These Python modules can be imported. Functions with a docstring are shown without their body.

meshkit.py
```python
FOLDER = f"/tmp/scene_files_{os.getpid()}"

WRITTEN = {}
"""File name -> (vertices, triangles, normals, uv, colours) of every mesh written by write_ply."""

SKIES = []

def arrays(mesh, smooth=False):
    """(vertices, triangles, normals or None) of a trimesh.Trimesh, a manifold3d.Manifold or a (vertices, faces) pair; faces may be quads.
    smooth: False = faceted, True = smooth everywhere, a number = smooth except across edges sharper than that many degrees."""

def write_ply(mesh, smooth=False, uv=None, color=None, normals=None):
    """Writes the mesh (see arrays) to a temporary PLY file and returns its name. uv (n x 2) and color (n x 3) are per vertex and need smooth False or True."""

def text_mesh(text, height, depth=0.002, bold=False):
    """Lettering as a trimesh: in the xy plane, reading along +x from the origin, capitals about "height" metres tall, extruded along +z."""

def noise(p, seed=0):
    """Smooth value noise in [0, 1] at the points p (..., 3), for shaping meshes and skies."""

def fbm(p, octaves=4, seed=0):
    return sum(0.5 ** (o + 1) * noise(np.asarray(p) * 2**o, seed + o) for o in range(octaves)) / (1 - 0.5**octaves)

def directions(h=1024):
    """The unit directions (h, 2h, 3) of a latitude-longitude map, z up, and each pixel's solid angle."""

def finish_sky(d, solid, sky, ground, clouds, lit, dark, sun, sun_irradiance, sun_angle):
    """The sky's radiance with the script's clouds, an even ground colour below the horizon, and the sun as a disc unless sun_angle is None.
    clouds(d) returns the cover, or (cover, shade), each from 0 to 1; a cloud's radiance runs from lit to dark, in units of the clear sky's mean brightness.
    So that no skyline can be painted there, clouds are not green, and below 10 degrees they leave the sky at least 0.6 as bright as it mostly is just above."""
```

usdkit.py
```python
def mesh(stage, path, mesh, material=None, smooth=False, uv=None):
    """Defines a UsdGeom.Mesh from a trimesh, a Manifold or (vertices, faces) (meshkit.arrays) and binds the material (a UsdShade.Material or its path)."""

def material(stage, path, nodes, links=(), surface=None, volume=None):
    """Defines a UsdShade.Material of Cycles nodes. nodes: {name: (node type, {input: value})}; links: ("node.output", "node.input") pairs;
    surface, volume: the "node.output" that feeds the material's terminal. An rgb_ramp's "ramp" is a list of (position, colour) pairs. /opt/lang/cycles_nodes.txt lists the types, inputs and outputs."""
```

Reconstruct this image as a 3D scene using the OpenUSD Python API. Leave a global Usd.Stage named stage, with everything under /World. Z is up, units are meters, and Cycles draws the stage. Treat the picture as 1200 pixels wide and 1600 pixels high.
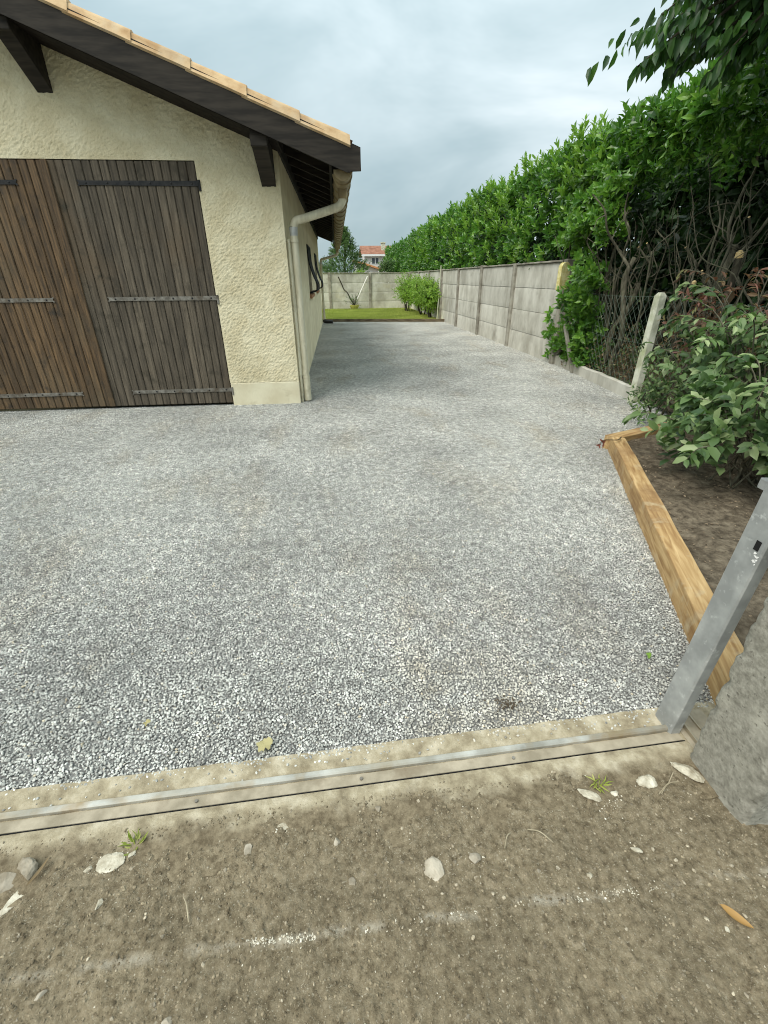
import math
import numpy as np
import trimesh
from scipy.spatial import ConvexHull
from shapely.geometry import Polygon, Point
from shapely import contains_xy
import usdkit, meshkit
from pxr import Usd, UsdGeom, UsdLux, UsdShade, Gf, Sdf, Vt

stage = Usd.Stage.CreateInMemory()
UsdGeom.SetStageUpAxis(stage, "Z")
UsdGeom.SetStageMetersPerUnit(stage, 1.0)
UsdGeom.Xform.Define(stage, "/World")
UsdGeom.Scope.Define(stage, "/World/Looks")

# ------------------------------------------------------------------ camera, sky, sun, exposure
CAM = np.array([0.0, 0.0, 1.2])
FPX, PITCH, ROLL, YAW = 703.32, math.radians(27.468), math.radians(-0.523), math.radians(5.283)
EXPOSURE = 1.18
FW = np.array([math.sin(YAW) * math.cos(PITCH), math.cos(YAW) * math.cos(PITCH), -math.sin(PITCH)])
_r0 = np.array([math.cos(YAW), -math.sin(YAW), 0.0]); _u0 = np.cross(_r0, FW)
RT = _r0 * math.cos(ROLL) + _u0 * math.sin(ROLL); UP = -_r0 * math.sin(ROLL) + _u0 * math.cos(ROLL)
cam = UsdGeom.Camera.Define(stage, "/World/camera")
cam.AddTransformOp().Set(Gf.Matrix4d(*RT, 0, *UP, 0, *(-FW), 0, *CAM, 1))
cam.CreateHorizontalApertureAttr(36.0)
cam.CreateVerticalApertureAttr(48.0)
cam.CreateFocalLengthAttr(36.0 * FPX / 1200)
cam.CreateClippingRangeAttr(Gf.Vec2f(0.02, 2000))
cam.CreateExposureAttr(EXPOSURE)

SUN_EL, SUN_AZ = math.radians(56), math.radians(236)      # azimuth = atan2(x, y): veiled sun to the left, a little behind the camera
SKY_STRENGTH, SUN_INT, SUN_ANGLE = 0.055, 0.40, 46.0
dome = UsdLux.DomeLight.Define(stage, "/World/sky")
CL, SKYL = 4.75, (0.2, 0.9, 1.9)
sky_mat = usdkit.material(stage, "/World/Looks/sky_clouds", {
    "sky": ("sky_texture", {"sky_type": "single_scattering", "sun_disc": False, "sun_elevation": SUN_EL, "sun_rotation": SUN_AZ}),
    "tc": ("texture_coordinate", {}),
    "sep": ("separate_xyz", {}),
    "mp": ("mapping", {"scale": (1.6, 1.6, 4.2), "location": SKYL}),
    "n1": ("noise_texture", {"scale": 1.15, "detail": 6.0, "roughness": 0.52, "distortion": 0.35}),
    "rm": ("rgb_ramp", {"ramp": [(0.30, (0.58 * CL, 0.78 * CL, 0.85 * CL)), (0.44, (0.78 * CL, 0.97 * CL, 1.03 * CL)), (0.56, (1.02 * CL, 1.20 * CL, 1.26 * CL)), (0.70, (1.44 * CL, 1.56 * CL, 1.58 * CL))]}),
    "el": ("map_range", {"from_min": 0.0, "from_max": 1.0, "to_min": 0.98, "to_max": 2.25, "clamp": True}),
    "mul": ("mix", {"mix_type": "multiply", "fac": 1.0}),
    "mx": ("mix", {"mix_type": "mix", "fac": 0.93}),
    "bg": ("background_shader", {"strength": SKY_STRENGTH}),
}, [("tc.generated", "mp.vector"), ("mp.vector", "n1.vector"), ("n1.fac", "rm.fac"), ("tc.generated", "sep.vector"), ("sep.z", "el.value"),
    ("rm.color", "mul.color1"), ("el.result", "mul.color2"), ("sky.color", "mx.color1"), ("mul.color", "mx.color2"), ("mx.color", "bg.color")], surface="bg.background")
UsdShade.MaterialBindingAPI.Apply(dome.GetPrim()).Bind(sky_mat)
dome.GetPrim().SetCustomDataByKey("kind", "structure")
sun = UsdLux.DistantLight.Define(stage, "/World/sun")
sun.CreateIntensityAttr(SUN_INT)
sun.CreateAngleAttr(SUN_ANGLE)
sun.CreateNormalizeAttr(True)
sun.CreateColorAttr(Gf.Vec3f(1.0, 0.955, 0.87))
_sd = np.array([math.sin(SUN_AZ) * math.cos(SUN_EL), math.cos(SUN_AZ) * math.cos(SUN_EL), math.sin(SUN_EL)])
_sx = np.cross([0, 0, 1.0], _sd); _sx /= np.linalg.norm(_sx); _sy = np.cross(_sd, _sx)
sun.AddTransformOp().Set(Gf.Matrix4d(*_sx, 0, *_sy, 0, *_sd, 0, 0, 0, 20, 1))

# ------------------------------------------------------------------ helpers
USED = {}


def numbered(parent, name):
    k = USED.get((parent, name), -1) + 1
    USED[(parent, name)] = k
    return f"{parent}/{name}" + (f"_{k:03d}" if k else "")


def path_of(p):
    return "/World" if p is None else str(p.GetPath())


GROUPS = {"stone": "stones lying on the dirt before the gate", "pebble": "small pebbles lying on the dirt before the gate", "fallen_leaf": "fallen leaves on the ground", "twig": "dry twigs and straws on the dirt", "grass_tuft": "grass tufts near the sill",
          "timber_sleeper": "timber sleepers edging the planted bed", "concrete_fence": "concrete slab fences round the garden", "laurel_tree": "bare-stemmed laurels behind the wire mesh", "fruit_bush": "bushes along the concrete fence on the lawn",
          "leafy_shrub": "leafy shrubs in the planted bed", "pruned_stump": "pruned stumps with fresh cuts", "garden_shrub": "shrubs seen over the far fence"}


def tag(p, label=None, cat=None, group=None, kind=None):
    group = group or (GROUPS.get(p.GetName().rstrip("0123456789").rstrip("_")) if cat else None)
    for k, v in (("label", label), ("category", cat), ("group", group), ("kind", kind)):
        if v:
            p.SetCustomDataByKey(k, v)
    return p


RND = np.random.default_rng(2024)


def vary(mesh, pv):
    """A random number for every loose piece of pv vertices, read by the materials as the primvar rnd."""
    n = len(mesh.GetPointsAttr().Get())
    a = np.repeat(RND.random(n // pv + 1), pv)[:n].astype(np.float32)
    UsdGeom.PrimvarsAPI(mesh).CreatePrimvar("rnd", Sdf.ValueTypeNames.FloatArray, "vertex").Set(Vt.FloatArray.FromNumpy(a))
    return mesh


def obj(name, m, mat, parent=None, smooth=False, label=None, cat=None, group=None, kind=None, pv=0):
    if isinstance(m, MB):
        m = m.get()
    p = usdkit.mesh(stage, numbered(path_of(parent), name), m, mat, smooth)
    if pv:
        vary(p, pv)
    return tag(p.GetPrim(), label, cat, group, kind)


def thing(name, label, cat, loc=(0, 0, 0), group=None):
    x = UsdGeom.Xform.Define(stage, numbered("/World", name))
    return tag(x.GetPrim(), label, cat, group)


def part(name, parent, label=None):
    return tag(UsdGeom.Xform.Define(stage, numbered(path_of(parent), name)).GetPrim(), label)


class MB:
    def __init__(s):
        s.v, s.f, s.n = [], [], 0

    def add(s, v, f):
        v = np.asarray(v, float); f = np.asarray(f, int)
        if f.shape[1] == 4:
            f = np.vstack([f[:, [0, 1, 2]], f[:, [0, 2, 3]]])
        s.v.append(v); s.f.append(f + s.n); s.n += len(v)
        return s

    def box(s, a, b, ch=0.0, M=None):
        v, f = cbox(a, b, ch)
        if M is not None:
            v = v @ M[:3, :3].T + M[:3, 3]
        return s.add(v, f)

    def tube(s, pts, r, sides=6, cap=True):
        return s.add(*tube(pts, r, sides, cap))

    def get(s):
        return np.vstack(s.v), np.vstack(s.f)


def cbox(a, b, ch=0.0):
    a, b = np.minimum(a, b).astype(float), np.maximum(a, b).astype(float)
    if ch <= 0:
        m = trimesh.creation.box(bounds=[a, b])
        return np.array(m.vertices), np.array(m.faces)
    c, h = (a + b) / 2, (b - a) / 2
    ch = min(ch, h.min() * 0.9)
    pts = []
    for sx in (-1, 1):
        for sy in (-1, 1):
            for sz in (-1, 1):
                sg = np.array([sx, sy, sz])
                for k in range(3):
                    d = np.full(3, ch); d[k] = 0
                    pts.append(c + sg * (h - d))
    return hull(np.array(pts))


def hull(p):
    hl = ConvexHull(p)
    f = hl.simplices.copy(); cen = p.mean(0)
    a, b, c = p[f[:, 0]], p[f[:, 1]], p[f[:, 2]]
    flip = (np.cross(b - a, c - a) * (a - cen)).sum(1) < 0
    f[flip] = f[flip][:, ::-1]
    return p, f


def tube(pts, r, sides=6, cap=True):
    p = np.asarray(pts, float); r = np.broadcast_to(r, (len(p),))
    t = np.gradient(p, axis=0); t /= np.linalg.norm(t, axis=1, keepdims=True) + 1e-12
    a = np.cross(t, [0.31, 0.17, 0.93]); bad = np.linalg.norm(a, axis=1) < 0.15
    a[bad] = np.cross(t[bad], [1.0, 0, 0]); a /= np.linalg.norm(a, axis=1, keepdims=True) + 1e-12
    for i in range(1, len(a)):                                   # carry the frame along the curve
        a[i] = a[i - 1] - t[i] * (a[i - 1] @ t[i]); a[i] /= np.linalg.norm(a[i]) + 1e-12
    b = np.cross(t, a); an = np.arange(sides) * 2 * np.pi / sides
    v = (p[:, None] + r[:, None, None] * (np.cos(an)[None, :, None] * a[:, None] + np.sin(an)[None, :, None] * b[:, None])).reshape(-1, 3)
    i, j = np.meshgrid(np.arange(len(p) - 1), np.arange(sides), indexing="ij")
    q = np.stack([i * sides + j, i * sides + (j + 1) % sides, (i + 1) * sides + (j + 1) % sides, (i + 1) * sides + j], -1).reshape(-1, 4)
    f = np.vstack([q[:, [0, 1, 2]], q[:, [0, 2, 3]]])
    if cap:
        n = len(v); v = np.vstack([v, p[0], p[-1]]); k = np.arange(sides); o = (len(p) - 1) * sides
        f = np.vstack([f, np.stack([np.full(sides, n), (k + 1) % sides, k], 1), np.stack([np.full(sides, n + 1), o + k, o + (k + 1) % sides], 1)])
    return v, f


def bez(p, n=10):
    """Catmull-Rom curve through the points."""
    p = np.asarray(p, float)
    q = np.vstack([2 * p[0] - p[1], p, 2 * p[-1] - p[-2]])
    out = []
    for i in range(1, len(q) - 2):
        t = np.linspace(0, 1, n, endpoint=False)[:, None]
        out.append(0.5 * (2 * q[i] + (q[i + 1] - q[i - 1]) * t + (2 * q[i - 1] - 5 * q[i] + 4 * q[i + 1] - q[i + 2]) * t ** 2 + (3 * q[i] - q[i - 1] - 3 * q[i + 1] + q[i + 2]) * t ** 3))
    return np.vstack(out + [p[-1:]])


def gridmesh(P, keep=None):
    """P: (n, m, 3) points; keep: (n-1, m-1) mask of the quads."""
    n, m = P.shape[:2]
    i, j = np.meshgrid(np.arange(n - 1), np.arange(m - 1), indexing="ij")
    q = np.stack([i * m + j, (i + 1) * m + j, (i + 1) * m + j + 1, i * m + j + 1], -1)
    q = q[keep] if keep is not None else q.reshape(-1, 4)
    v = P.reshape(-1, 3)
    u, inv = np.unique(q, return_inverse=True)
    return v[u], inv.reshape(q.shape)


def prism(poly, axis, a, b):
    """Extrudes a 2-D outline along an axis (0: x, 1: y) between a and b."""
    m = trimesh.creation.extrude_polygon(Polygon(poly), abs(b - a), engine="earcut")
    v = np.array(m.vertices); lo = min(a, b)
    if axis == 1:
        w = np.stack([v[:, 0], lo + v[:, 2], v[:, 1]], 1); f = np.array(m.faces)[:, ::-1]
    else:
        w = np.stack([lo + v[:, 2], v[:, 0], v[:, 1]], 1); f = np.array(m.faces)
    return w, f


def rotz(a, loc=(0, 0, 0)):
    M = np.eye(4); M[:2, :2] = [[math.cos(a), -math.sin(a)], [math.sin(a), math.cos(a)]]; M[:3, 3] = loc
    return M


def fbm(p, o=4, s=0):
    return meshkit.fbm(p, o, s)


# ------------------------------------------------------------------ materials
def pmat(name, stops, scale=5.0, detail=6.0, rough=0.8, bump=0.0, bscale=40.0, bdist=0.01, stretch=(1, 1, 1), bstretch=None, rnd=0.0, tint=None, spec=0.3, island=False, metallic=0.0, distortion=0.0, bdetail=5.0, nrough=0.55, turn=0.0):
    """Noise-driven principled material. rnd: value variation per object (or per loose piece); tint: (colour, scale, low, high) mixed in by a second large noise."""
    stops = [(.5 + (a - .5) * .6, c) for a, c in stops]
    N = {"g": ("geometry", {}), "m": ("mapping", {"scale": stretch}), "n": ("noise_texture", {"scale": scale, "detail": detail, "roughness": nrough, "distortion": distortion}),
         "r": ("rgb_ramp", {"ramp": stops}), "p": ("principled_bsdf", {"roughness": rough, "specular_ior_level": spec, "metallic": metallic})}
    L = [("g.position", "m.vector"), ("m.vector", "n.vector"), ("n.fac", "r.fac")]
    if turn:
        N["vr"] = ("vector_rotate", {"rotate_type": "z_axis", "angle": turn})
        L[0] = ("g.position", "vr.vector"); L.append(("vr.vector", "m.vector"))
    col = "r.color"
    if tint:
        tints = tint if isinstance(tint, list) else [tint]
        for k, (c, s, lo, hi) in enumerate(tints):
            N[f"tn{k}"] = ("noise_texture", {"scale": s, "detail": 4.0, "roughness": 0.6})
            N[f"tr{k}"] = ("map_range", {"from_min": lo, "from_max": hi, "clamp": True})
            N[f"tl{k}"] = ("mapping", {"location": (k * 7.3 + 1.7, 3.1 * k, 0.4)})
            N[f"tm{k}"] = ("mix", {"color2": c})
            L += [("g.position", f"tl{k}.vector"), (f"tl{k}.vector", f"tn{k}.vector"), (f"tn{k}.fac", f"tr{k}.value"), (f"tr{k}.result", f"tm{k}.fac"), (col, f"tm{k}.color1")]
            col = f"tm{k}.color"
    if rnd:
        N["o"] = ("attribute", {"attribute": "rnd"}) if island else ("object_info", {})
        N["rr"] = ("map_range", {"to_min": 1 - rnd, "to_max": 1 + rnd})
        N["rm"] = ("mix", {"mix_type": "multiply", "fac": 1.0})
        L += [("o.fac" if island else "o.random", "rr.value"), (col, "rm.color1"), ("rr.result", "rm.color2")]
        col = "rm.color"
    L.append((col, "p.base_color"))
    if bump:
        N["bm"] = ("mapping", {"scale": bstretch or stretch})
        N["bn"] = ("noise_texture", {"scale": bscale, "detail": bdetail, "roughness": 0.6})
        N["b"] = ("bump", {"strength": bump, "distance": bdist})
        L += [("vr.vector" if turn else "g.position", "bm.vector"), ("bm.vector", "bn.vector"), ("bn.fac", "b.height"), ("b.normal", "p.normal")]
    return usdkit.material(stage, f"/World/Looks/{name}", N, L, surface="p.BSDF")


def leafmat(name, stops, rough=0.4, trans=0.25, tcol=(0.2, 0.4, 0.04), spec=0.5):
    return usdkit.material(stage, f"/World/Looks/{name}", {
        "g": ("geometry", {}), "at": ("attribute", {"attribute": "rnd"}), "r": ("rgb_ramp", {"ramp": stops}),
        "n": ("noise_texture", {"scale": 1.3, "detail": 3.0}), "nr": ("map_range", {"from_min": 0.3, "from_max": 0.7, "to_min": 0.72, "to_max": 1.25}),
        "mm": ("mix", {"mix_type": "multiply", "fac": 1.0}),
        "p": ("principled_bsdf", {"roughness": rough, "specular_ior_level": spec}), "t": ("translucent_bsdf", {"color": tcol}), "m": ("mix_closure", {"fac": trans})},
        [("at.fac", "r.fac"), ("g.position", "n.vector"), ("n.fac", "nr.value"), ("r.color", "mm.color1"), ("nr.result", "mm.color2"), ("mm.color", "p.base_color"),
         ("p.BSDF", "m.closure1"), ("t.BSDF", "m.closure2")], surface="m.closure")


M = {}
M["stucco"] = pmat("stucco", [(0.3, (0.69, 0.60, 0.395)), (0.7, (0.78, 0.70, 0.49))], 6.0, 8.0, 0.93, 0.75, 90.0, 0.010, rnd=0, tint=((0.54, 0.465, 0.29), 1.7, 0.5, 0.9), spec=0.15)
M["plinth"] = pmat("plinth", [(0.3, (0.62, 0.55, 0.38)), (0.7, (0.72, 0.66, 0.48))], 4.0, 8.0, 0.9, 0.35, 60.0, 0.006, tint=((0.45, 0.38, 0.24), 6.0, 0.55, 0.8), spec=0.15)
WOODX = (14.0, 14.0, 0.9)
M["plank_grey"] = pmat("plank_grey", [(0.2, (0.058, 0.047, 0.034)), (0.5, (0.102, 0.082, 0.058)), (0.8, (0.150, 0.121, 0.087))], 5.0, 8.0, 0.72, 0.35, 9.0, 0.004, stretch=WOODX, rnd=0.22, tint=[((0.115, 0.075, 0.040), 1.1, 0.5, 0.8), ((0.05, 0.042, 0.028), 7.0, 0.58, 0.74)], spec=0.3)
M["plank_brown"] = pmat("plank_brown", [(0.2, (0.050, 0.032, 0.017)), (0.5, (0.100, 0.062, 0.031)), (0.8, (0.17, 0.102, 0.048))], 5.0, 8.0, 0.62, 0.35, 9.0, 0.004, stretch=WOODX, rnd=0.25, tint=[((0.10, 0.078, 0.048), 1.4, 0.47, 0.8), ((0.20, 0.115, 0.045), 2.1, 0.58, 0.85), ((0.04, 0.030, 0.020), 7.0, 0.58, 0.74)], spec=0.35)
M["dark_wood"] = pmat("dark_wood", [(0.3, (0.015, 0.012, 0.009)), (0.7, (0.036, 0.029, 0.022))], 3.0, 7.0, 0.8, 0.25, 12.0, 0.003, stretch=(1.2, 9, 9), rnd=0.1, spec=0.3)
M["soffit"] = pmat("soffit", [(0.3, (0.013, 0.010, 0.008)), (0.7, (0.022, 0.017, 0.014))], 3.0, 5.0, 0.8, spec=0.15)
M["black_iron"] = pmat("black_iron", [(0.3, (0.012, 0.012, 0.013)), (0.7, (0.03, 0.028, 0.027))], 20.0, 5.0, 0.5, 0.2, 90.0, 0.002)
M["zinc_strap"] = pmat("zinc_strap", [(0.3, (0.13, 0.115, 0.095)), (0.7, (0.27, 0.25, 0.215))], 18.0, 6.0, 0.5, 0.15, 70.0, 0.002, metallic=0.35, tint=((0.10, 0.075, 0.05), 9.0, 0.52, 0.72))
M["rake_tile"] = pmat("rake_tile", [(0.3, (0.42, 0.26, 0.125)), (0.7, (0.58, 0.41, 0.23))], 9.0, 6.0, 0.8, 0.3, 70.0, 0.004, rnd=0.12, tint=((0.5, 0.42, 0.30), 4.0, 0.5, 0.8))
M["roof_tile"] = pmat("roof_tile", [(0.3, (0.30, 0.15, 0.08)), (0.7, (0.48, 0.27, 0.15))], 3.0, 6.0, 0.85)
M["pipe"] = pmat("pipe", [(0.3, (0.54, 0.49, 0.345)), (0.7, (0.68, 0.63, 0.47))], 4.0, 6.0, 0.55, 0.12, 50.0, 0.002, stretch=(6, 6, 1), tint=((0.30, 0.26, 0.16), 5.0, 0.55, 0.8))
M["gutter"] = pmat("gutter", [(0.3, (0.17, 0.125, 0.06)), (0.7, (0.30, 0.23, 0.12))], 6.0, 6.0, 0.5, 0.1, 30.0, 0.002)
M["zinc"] = pmat("zinc", [(0.3, (0.40, 0.40, 0.38)), (0.7, (0.55, 0.55, 0.52))], 12.0, 6.0, 0.5, metallic=0.3)
M["fence_panel"] = pmat("fence_panel", [(0.28, (0.36, 0.34, 0.285)), (0.5, (0.48, 0.46, 0.395)), (0.72, (0.58, 0.56, 0.49))], 2.6, 9.0, 0.93, 0.4, 60.0, 0.006, stretch=(1, 1, 0.55), rnd=0.09, tint=[((0.27, 0.25, 0.205), 3.0, 0.56, 0.80), ((0.50, 0.45, 0.30), 1.3, 0.62, 0.85)], spec=0.15, nrough=0.65)
M["fence_post"] = pmat("fence_post", [(0.3, (0.20, 0.18, 0.145)), (0.7, (0.34, 0.32, 0.265))], 6.0, 8.0, 0.93, 0.35, 60.0, 0.005, rnd=0.08, spec=0.15)
M["old_post"] = pmat("old_post", [(0.3, (0.42, 0.42, 0.31)), (0.55, (0.60, 0.60, 0.47)), (0.75, (0.70, 0.69, 0.57))], 7.0, 8.0, 0.92, 0.5, 70.0, 0.006, tint=[((0.34, 0.39, 0.17), 4.0, 0.48, 0.8), ((0.34, 0.33, 0.25), 20.0, 0.60, 0.85)], spec=0.15)
M["lichen"] = pmat("lichen", [(0.35, (0.52, 0.44, 0.17)), (0.65, (0.68, 0.62, 0.32))], 22.0, 8.0, 0.95, 0.6, 60.0, 0.006, spec=0.1)
for nm, an in (("sleeper", math.atan2(2.262, 0.917)), ("sleeper_short", math.atan2(.47, 1.015))):
    M[nm] = pmat(nm, [(0.2, (0.25, 0.14, 0.055)), (0.5, (0.39, 0.25, 0.11)), (0.8, (0.53, 0.37, 0.185))], 7.0, 8.0, 0.72, 0.5, 16.0, 0.004, stretch=(.5, 5.0, 6.0), rnd=0.04, tint=[((0.22, 0.125, 0.055), 3.4, 0.52, 0.72), ((0.43, 0.34, 0.21), 9.0, 0.56, 0.75)], spec=0.25, distortion=0.9, turn=-an)
M["galv"] = pmat("galv", [(0.3, (0.25, 0.257, 0.248)), (0.5, (0.32, 0.328, 0.315)), (0.7, (0.39, 0.396, 0.378))], 11.0, 8.0, 0.52, 0.18, 120.0, 0.002, metallic=0.15, tint=[((0.50, 0.51, 0.49), 45.0, 0.60, 0.75), ((0.24, 0.245, 0.235), 7.0, 0.58, 0.8)], spec=0.5)
M["rail"] = pmat("rail", [(0.3, (0.34, 0.32, 0.27)), (0.7, (0.58, 0.56, 0.50))], 9.0, 7.0, 0.42, 0.12, 120.0, 0.001, metallic=0.55, tint=[((0.34, 0.24, 0.12), 7.0, 0.5, 0.72), ((0.37, 0.32, 0.23), 3.3, 0.45, 0.7)])
M["flange"] = pmat("flange", [(0.3, (0.24, 0.205, 0.145)), (0.7, (0.38, 0.33, 0.245))], 14.0, 8.0, 0.8, 0.3, 90.0, 0.003, tint=((0.19, 0.15, 0.10), 9.0, 0.55, 0.75))
M["pillar"] = pmat("pillar", [(0.2, (0.17, 0.16, 0.13)), (0.5, (0.27, 0.257, 0.215)), (0.8, (0.37, 0.355, 0.30))], 60.0, 10.0, 0.95, 0.5, 150.0, 0.004, tint=[((0.42, 0.40, 0.335), 8.0, 0.50, 0.74), ((0.12, 0.112, 0.09), 75.0, 0.60, 0.70), ((0.15, 0.142, 0.115), 9.0, 0.54, 0.78)], spec=0.15, nrough=0.68)
M["concrete"] = pmat("concrete", [(0.28, (0.33, 0.275, 0.185)), (0.5, (0.46, 0.395, 0.28)), (0.72, (0.56, 0.50, 0.38))], 14.0, 9.0, 0.95, 0.6, 110.0, 0.004, tint=[((0.30, 0.245, 0.16), 9.0, 0.52, 0.75), ((0.60, 0.55, 0.44), 5.0, 0.60, 0.78)], spec=0.12, nrough=0.65)
M["dirt"] = usdkit.material(stage, "/World/Looks/dirt", {
    "g": ("geometry", {}), "n": ("noise_texture", {"scale": 60.0, "detail": 9.0, "roughness": 0.72}), "r": ("rgb_ramp", {"ramp": [(0.34, (0.105, 0.082, 0.051)), (0.5, (0.188, 0.153, 0.099)), (0.66, (0.265, 0.22, 0.149))]}),
    "n2": ("noise_texture", {"scale": 4.5, "detail": 6.0, "roughness": 0.6}), "r2": ("map_range", {"from_min": 0.36, "from_max": 0.66, "to_min": 0.88, "to_max": 1.22, "clamp": True}), "m2": ("mix", {"mix_type": "multiply", "fac": 1.0}),
    "n3": ("noise_texture", {"scale": 210.0, "detail": 4.0, "roughness": 0.6}), "r3": ("map_range", {"from_min": 0.60, "from_max": 0.67, "clamp": True}), "m3": ("mix", {"color2": (0.33, 0.29, 0.215)}),
    "ld": ("vector_math", {"math_type": "dot_product", "vector2": (-0.012, 1.0, 0)}), "w1": ("noise_texture", {"scale": 7.0, "detail": 5.0}), "w2": ("map_range", {"to_min": -0.022, "to_max": 0.022}), "la": ("math", {"math_type": "add"}),
    "ls": ("math", {"math_type": "subtract", "value2": 0.433}), "lb": ("math", {"math_type": "absolute"}), "lf": ("map_range", {"from_min": 0.013, "from_max": 0.001, "clamp": True}),
    "br": ("noise_texture", {"scale": 9.0, "detail": 6.0, "roughness": 0.7}), "bf": ("map_range", {"from_min": 0.46, "from_max": 0.62, "to_max": 0.75, "clamp": True}), "lm": ("math", {"math_type": "multiply"}), "m4": ("mix", {"color2": (0.44, 0.40, 0.32)}),
    "bn": ("noise_texture", {"scale": 190.0, "detail": 6.0, "roughness": 0.7}), "b": ("bump", {"strength": 1.0, "distance": 0.005}),
    "p": ("principled_bsdf", {"roughness": 0.97, "specular_ior_level": 0.1})},
    [("g.position", "n.vector"), ("n.fac", "r.fac"), ("g.position", "n2.vector"), ("n2.fac", "r2.value"), ("r.color", "m2.color1"), ("r2.result", "m2.color2"), ("g.position", "n3.vector"), ("n3.fac", "r3.value"), ("r3.result", "m3.fac"), ("m2.color", "m3.color1"),
     ("g.position", "ld.vector1"), ("g.position", "w1.vector"), ("w1.fac", "w2.value"), ("ld.value", "la.value1"), ("w2.result", "la.value2"), ("la.value", "ls.value1"), ("ls.value", "lb.value1"), ("lb.value", "lf.value"),
     ("g.position", "br.vector"), ("br.fac", "bf.value"), ("lf.result", "lm.value1"), ("bf.result", "lm.value2"), ("lm.value", "m4.fac"), ("m3.color", "m4.color1"), ("m4.color", "p.base_color"), ("g.position", "bn.vector"), ("bn.fac", "b.height"), ("b.normal", "p.normal")], surface="p.BSDF")
M["soil"] = pmat("soil", [(0.28, (0.06, 0.048, 0.034)), (0.5, (0.13, 0.104, 0.073)), (0.74, (0.20, 0.165, 0.118))], 22.0, 9.0, 0.97, 0.9, 70.0, 0.012, tint=[((0.05, 0.038, 0.025), 4.0, 0.5, 0.75)], spec=0.1, nrough=0.7)
M["crumb"] = pmat("crumb", [(0.3, (0.10, 0.075, 0.05)), (0.7, (0.26, 0.20, 0.135))], 60.0, 3.0, 0.95, rnd=0.5, island=True, spec=0.1)
M["clod"] = pmat("clod", [(0.3, (0.125, 0.10, 0.064)), (0.7, (0.26, 0.215, 0.145))], 60.0, 6.0, 0.97, rnd=0.36, island=True, spec=0.1)
M["terrain"] = pmat("terrain", [(0.3, (0.07, 0.07, 0.035)), (0.7, (0.12, 0.11, 0.06))], 1.5, 6.0, 0.95)
M["lawn"] = pmat("lawn", [(0.3, (0.24, 0.27, 0.05)), (0.5, (0.36, 0.37, 0.095)), (0.7, (0.48, 0.46, 0.17))], 1.6, 8.0, 0.95, 0.8, 45.0, 0.03, spec=0.1, stretch=(0.5, 1.2, 1))
M["stone_pale"] = pmat("stone_pale", [(0.2, (0.27, 0.23, 0.16)), (0.5, (0.46, 0.42, 0.325)), (0.8, (0.64, 0.60, 0.49))], 40.0, 7.0, 0.93, 0.6, 140.0, 0.004, tint=((0.26, 0.21, 0.14), 26.0, 0.55, 0.75), spec=0.15)
M["stone_grey"] = pmat("stone_grey", [(0.3, (0.24, 0.205, 0.15)), (0.7, (0.40, 0.355, 0.28))], 30.0, 7.0, 0.9, 0.5, 120.0, 0.003, rnd=0.15, spec=0.2)
M["pebble"] = pmat("pebble", [(0.3, (0.19, 0.155, 0.105)), (0.7, (0.38, 0.33, 0.245))], 90.0, 4.0, 0.85, rnd=0.45, island=True, spec=0.25)
M["white_crumb"] = pmat("white_crumb", [(0.3, (0.48, 0.43, 0.33)), (0.7, (0.66, 0.62, 0.52))], 90.0, 4.0, 0.95, rnd=0.25, island=True, spec=0.1)
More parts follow.
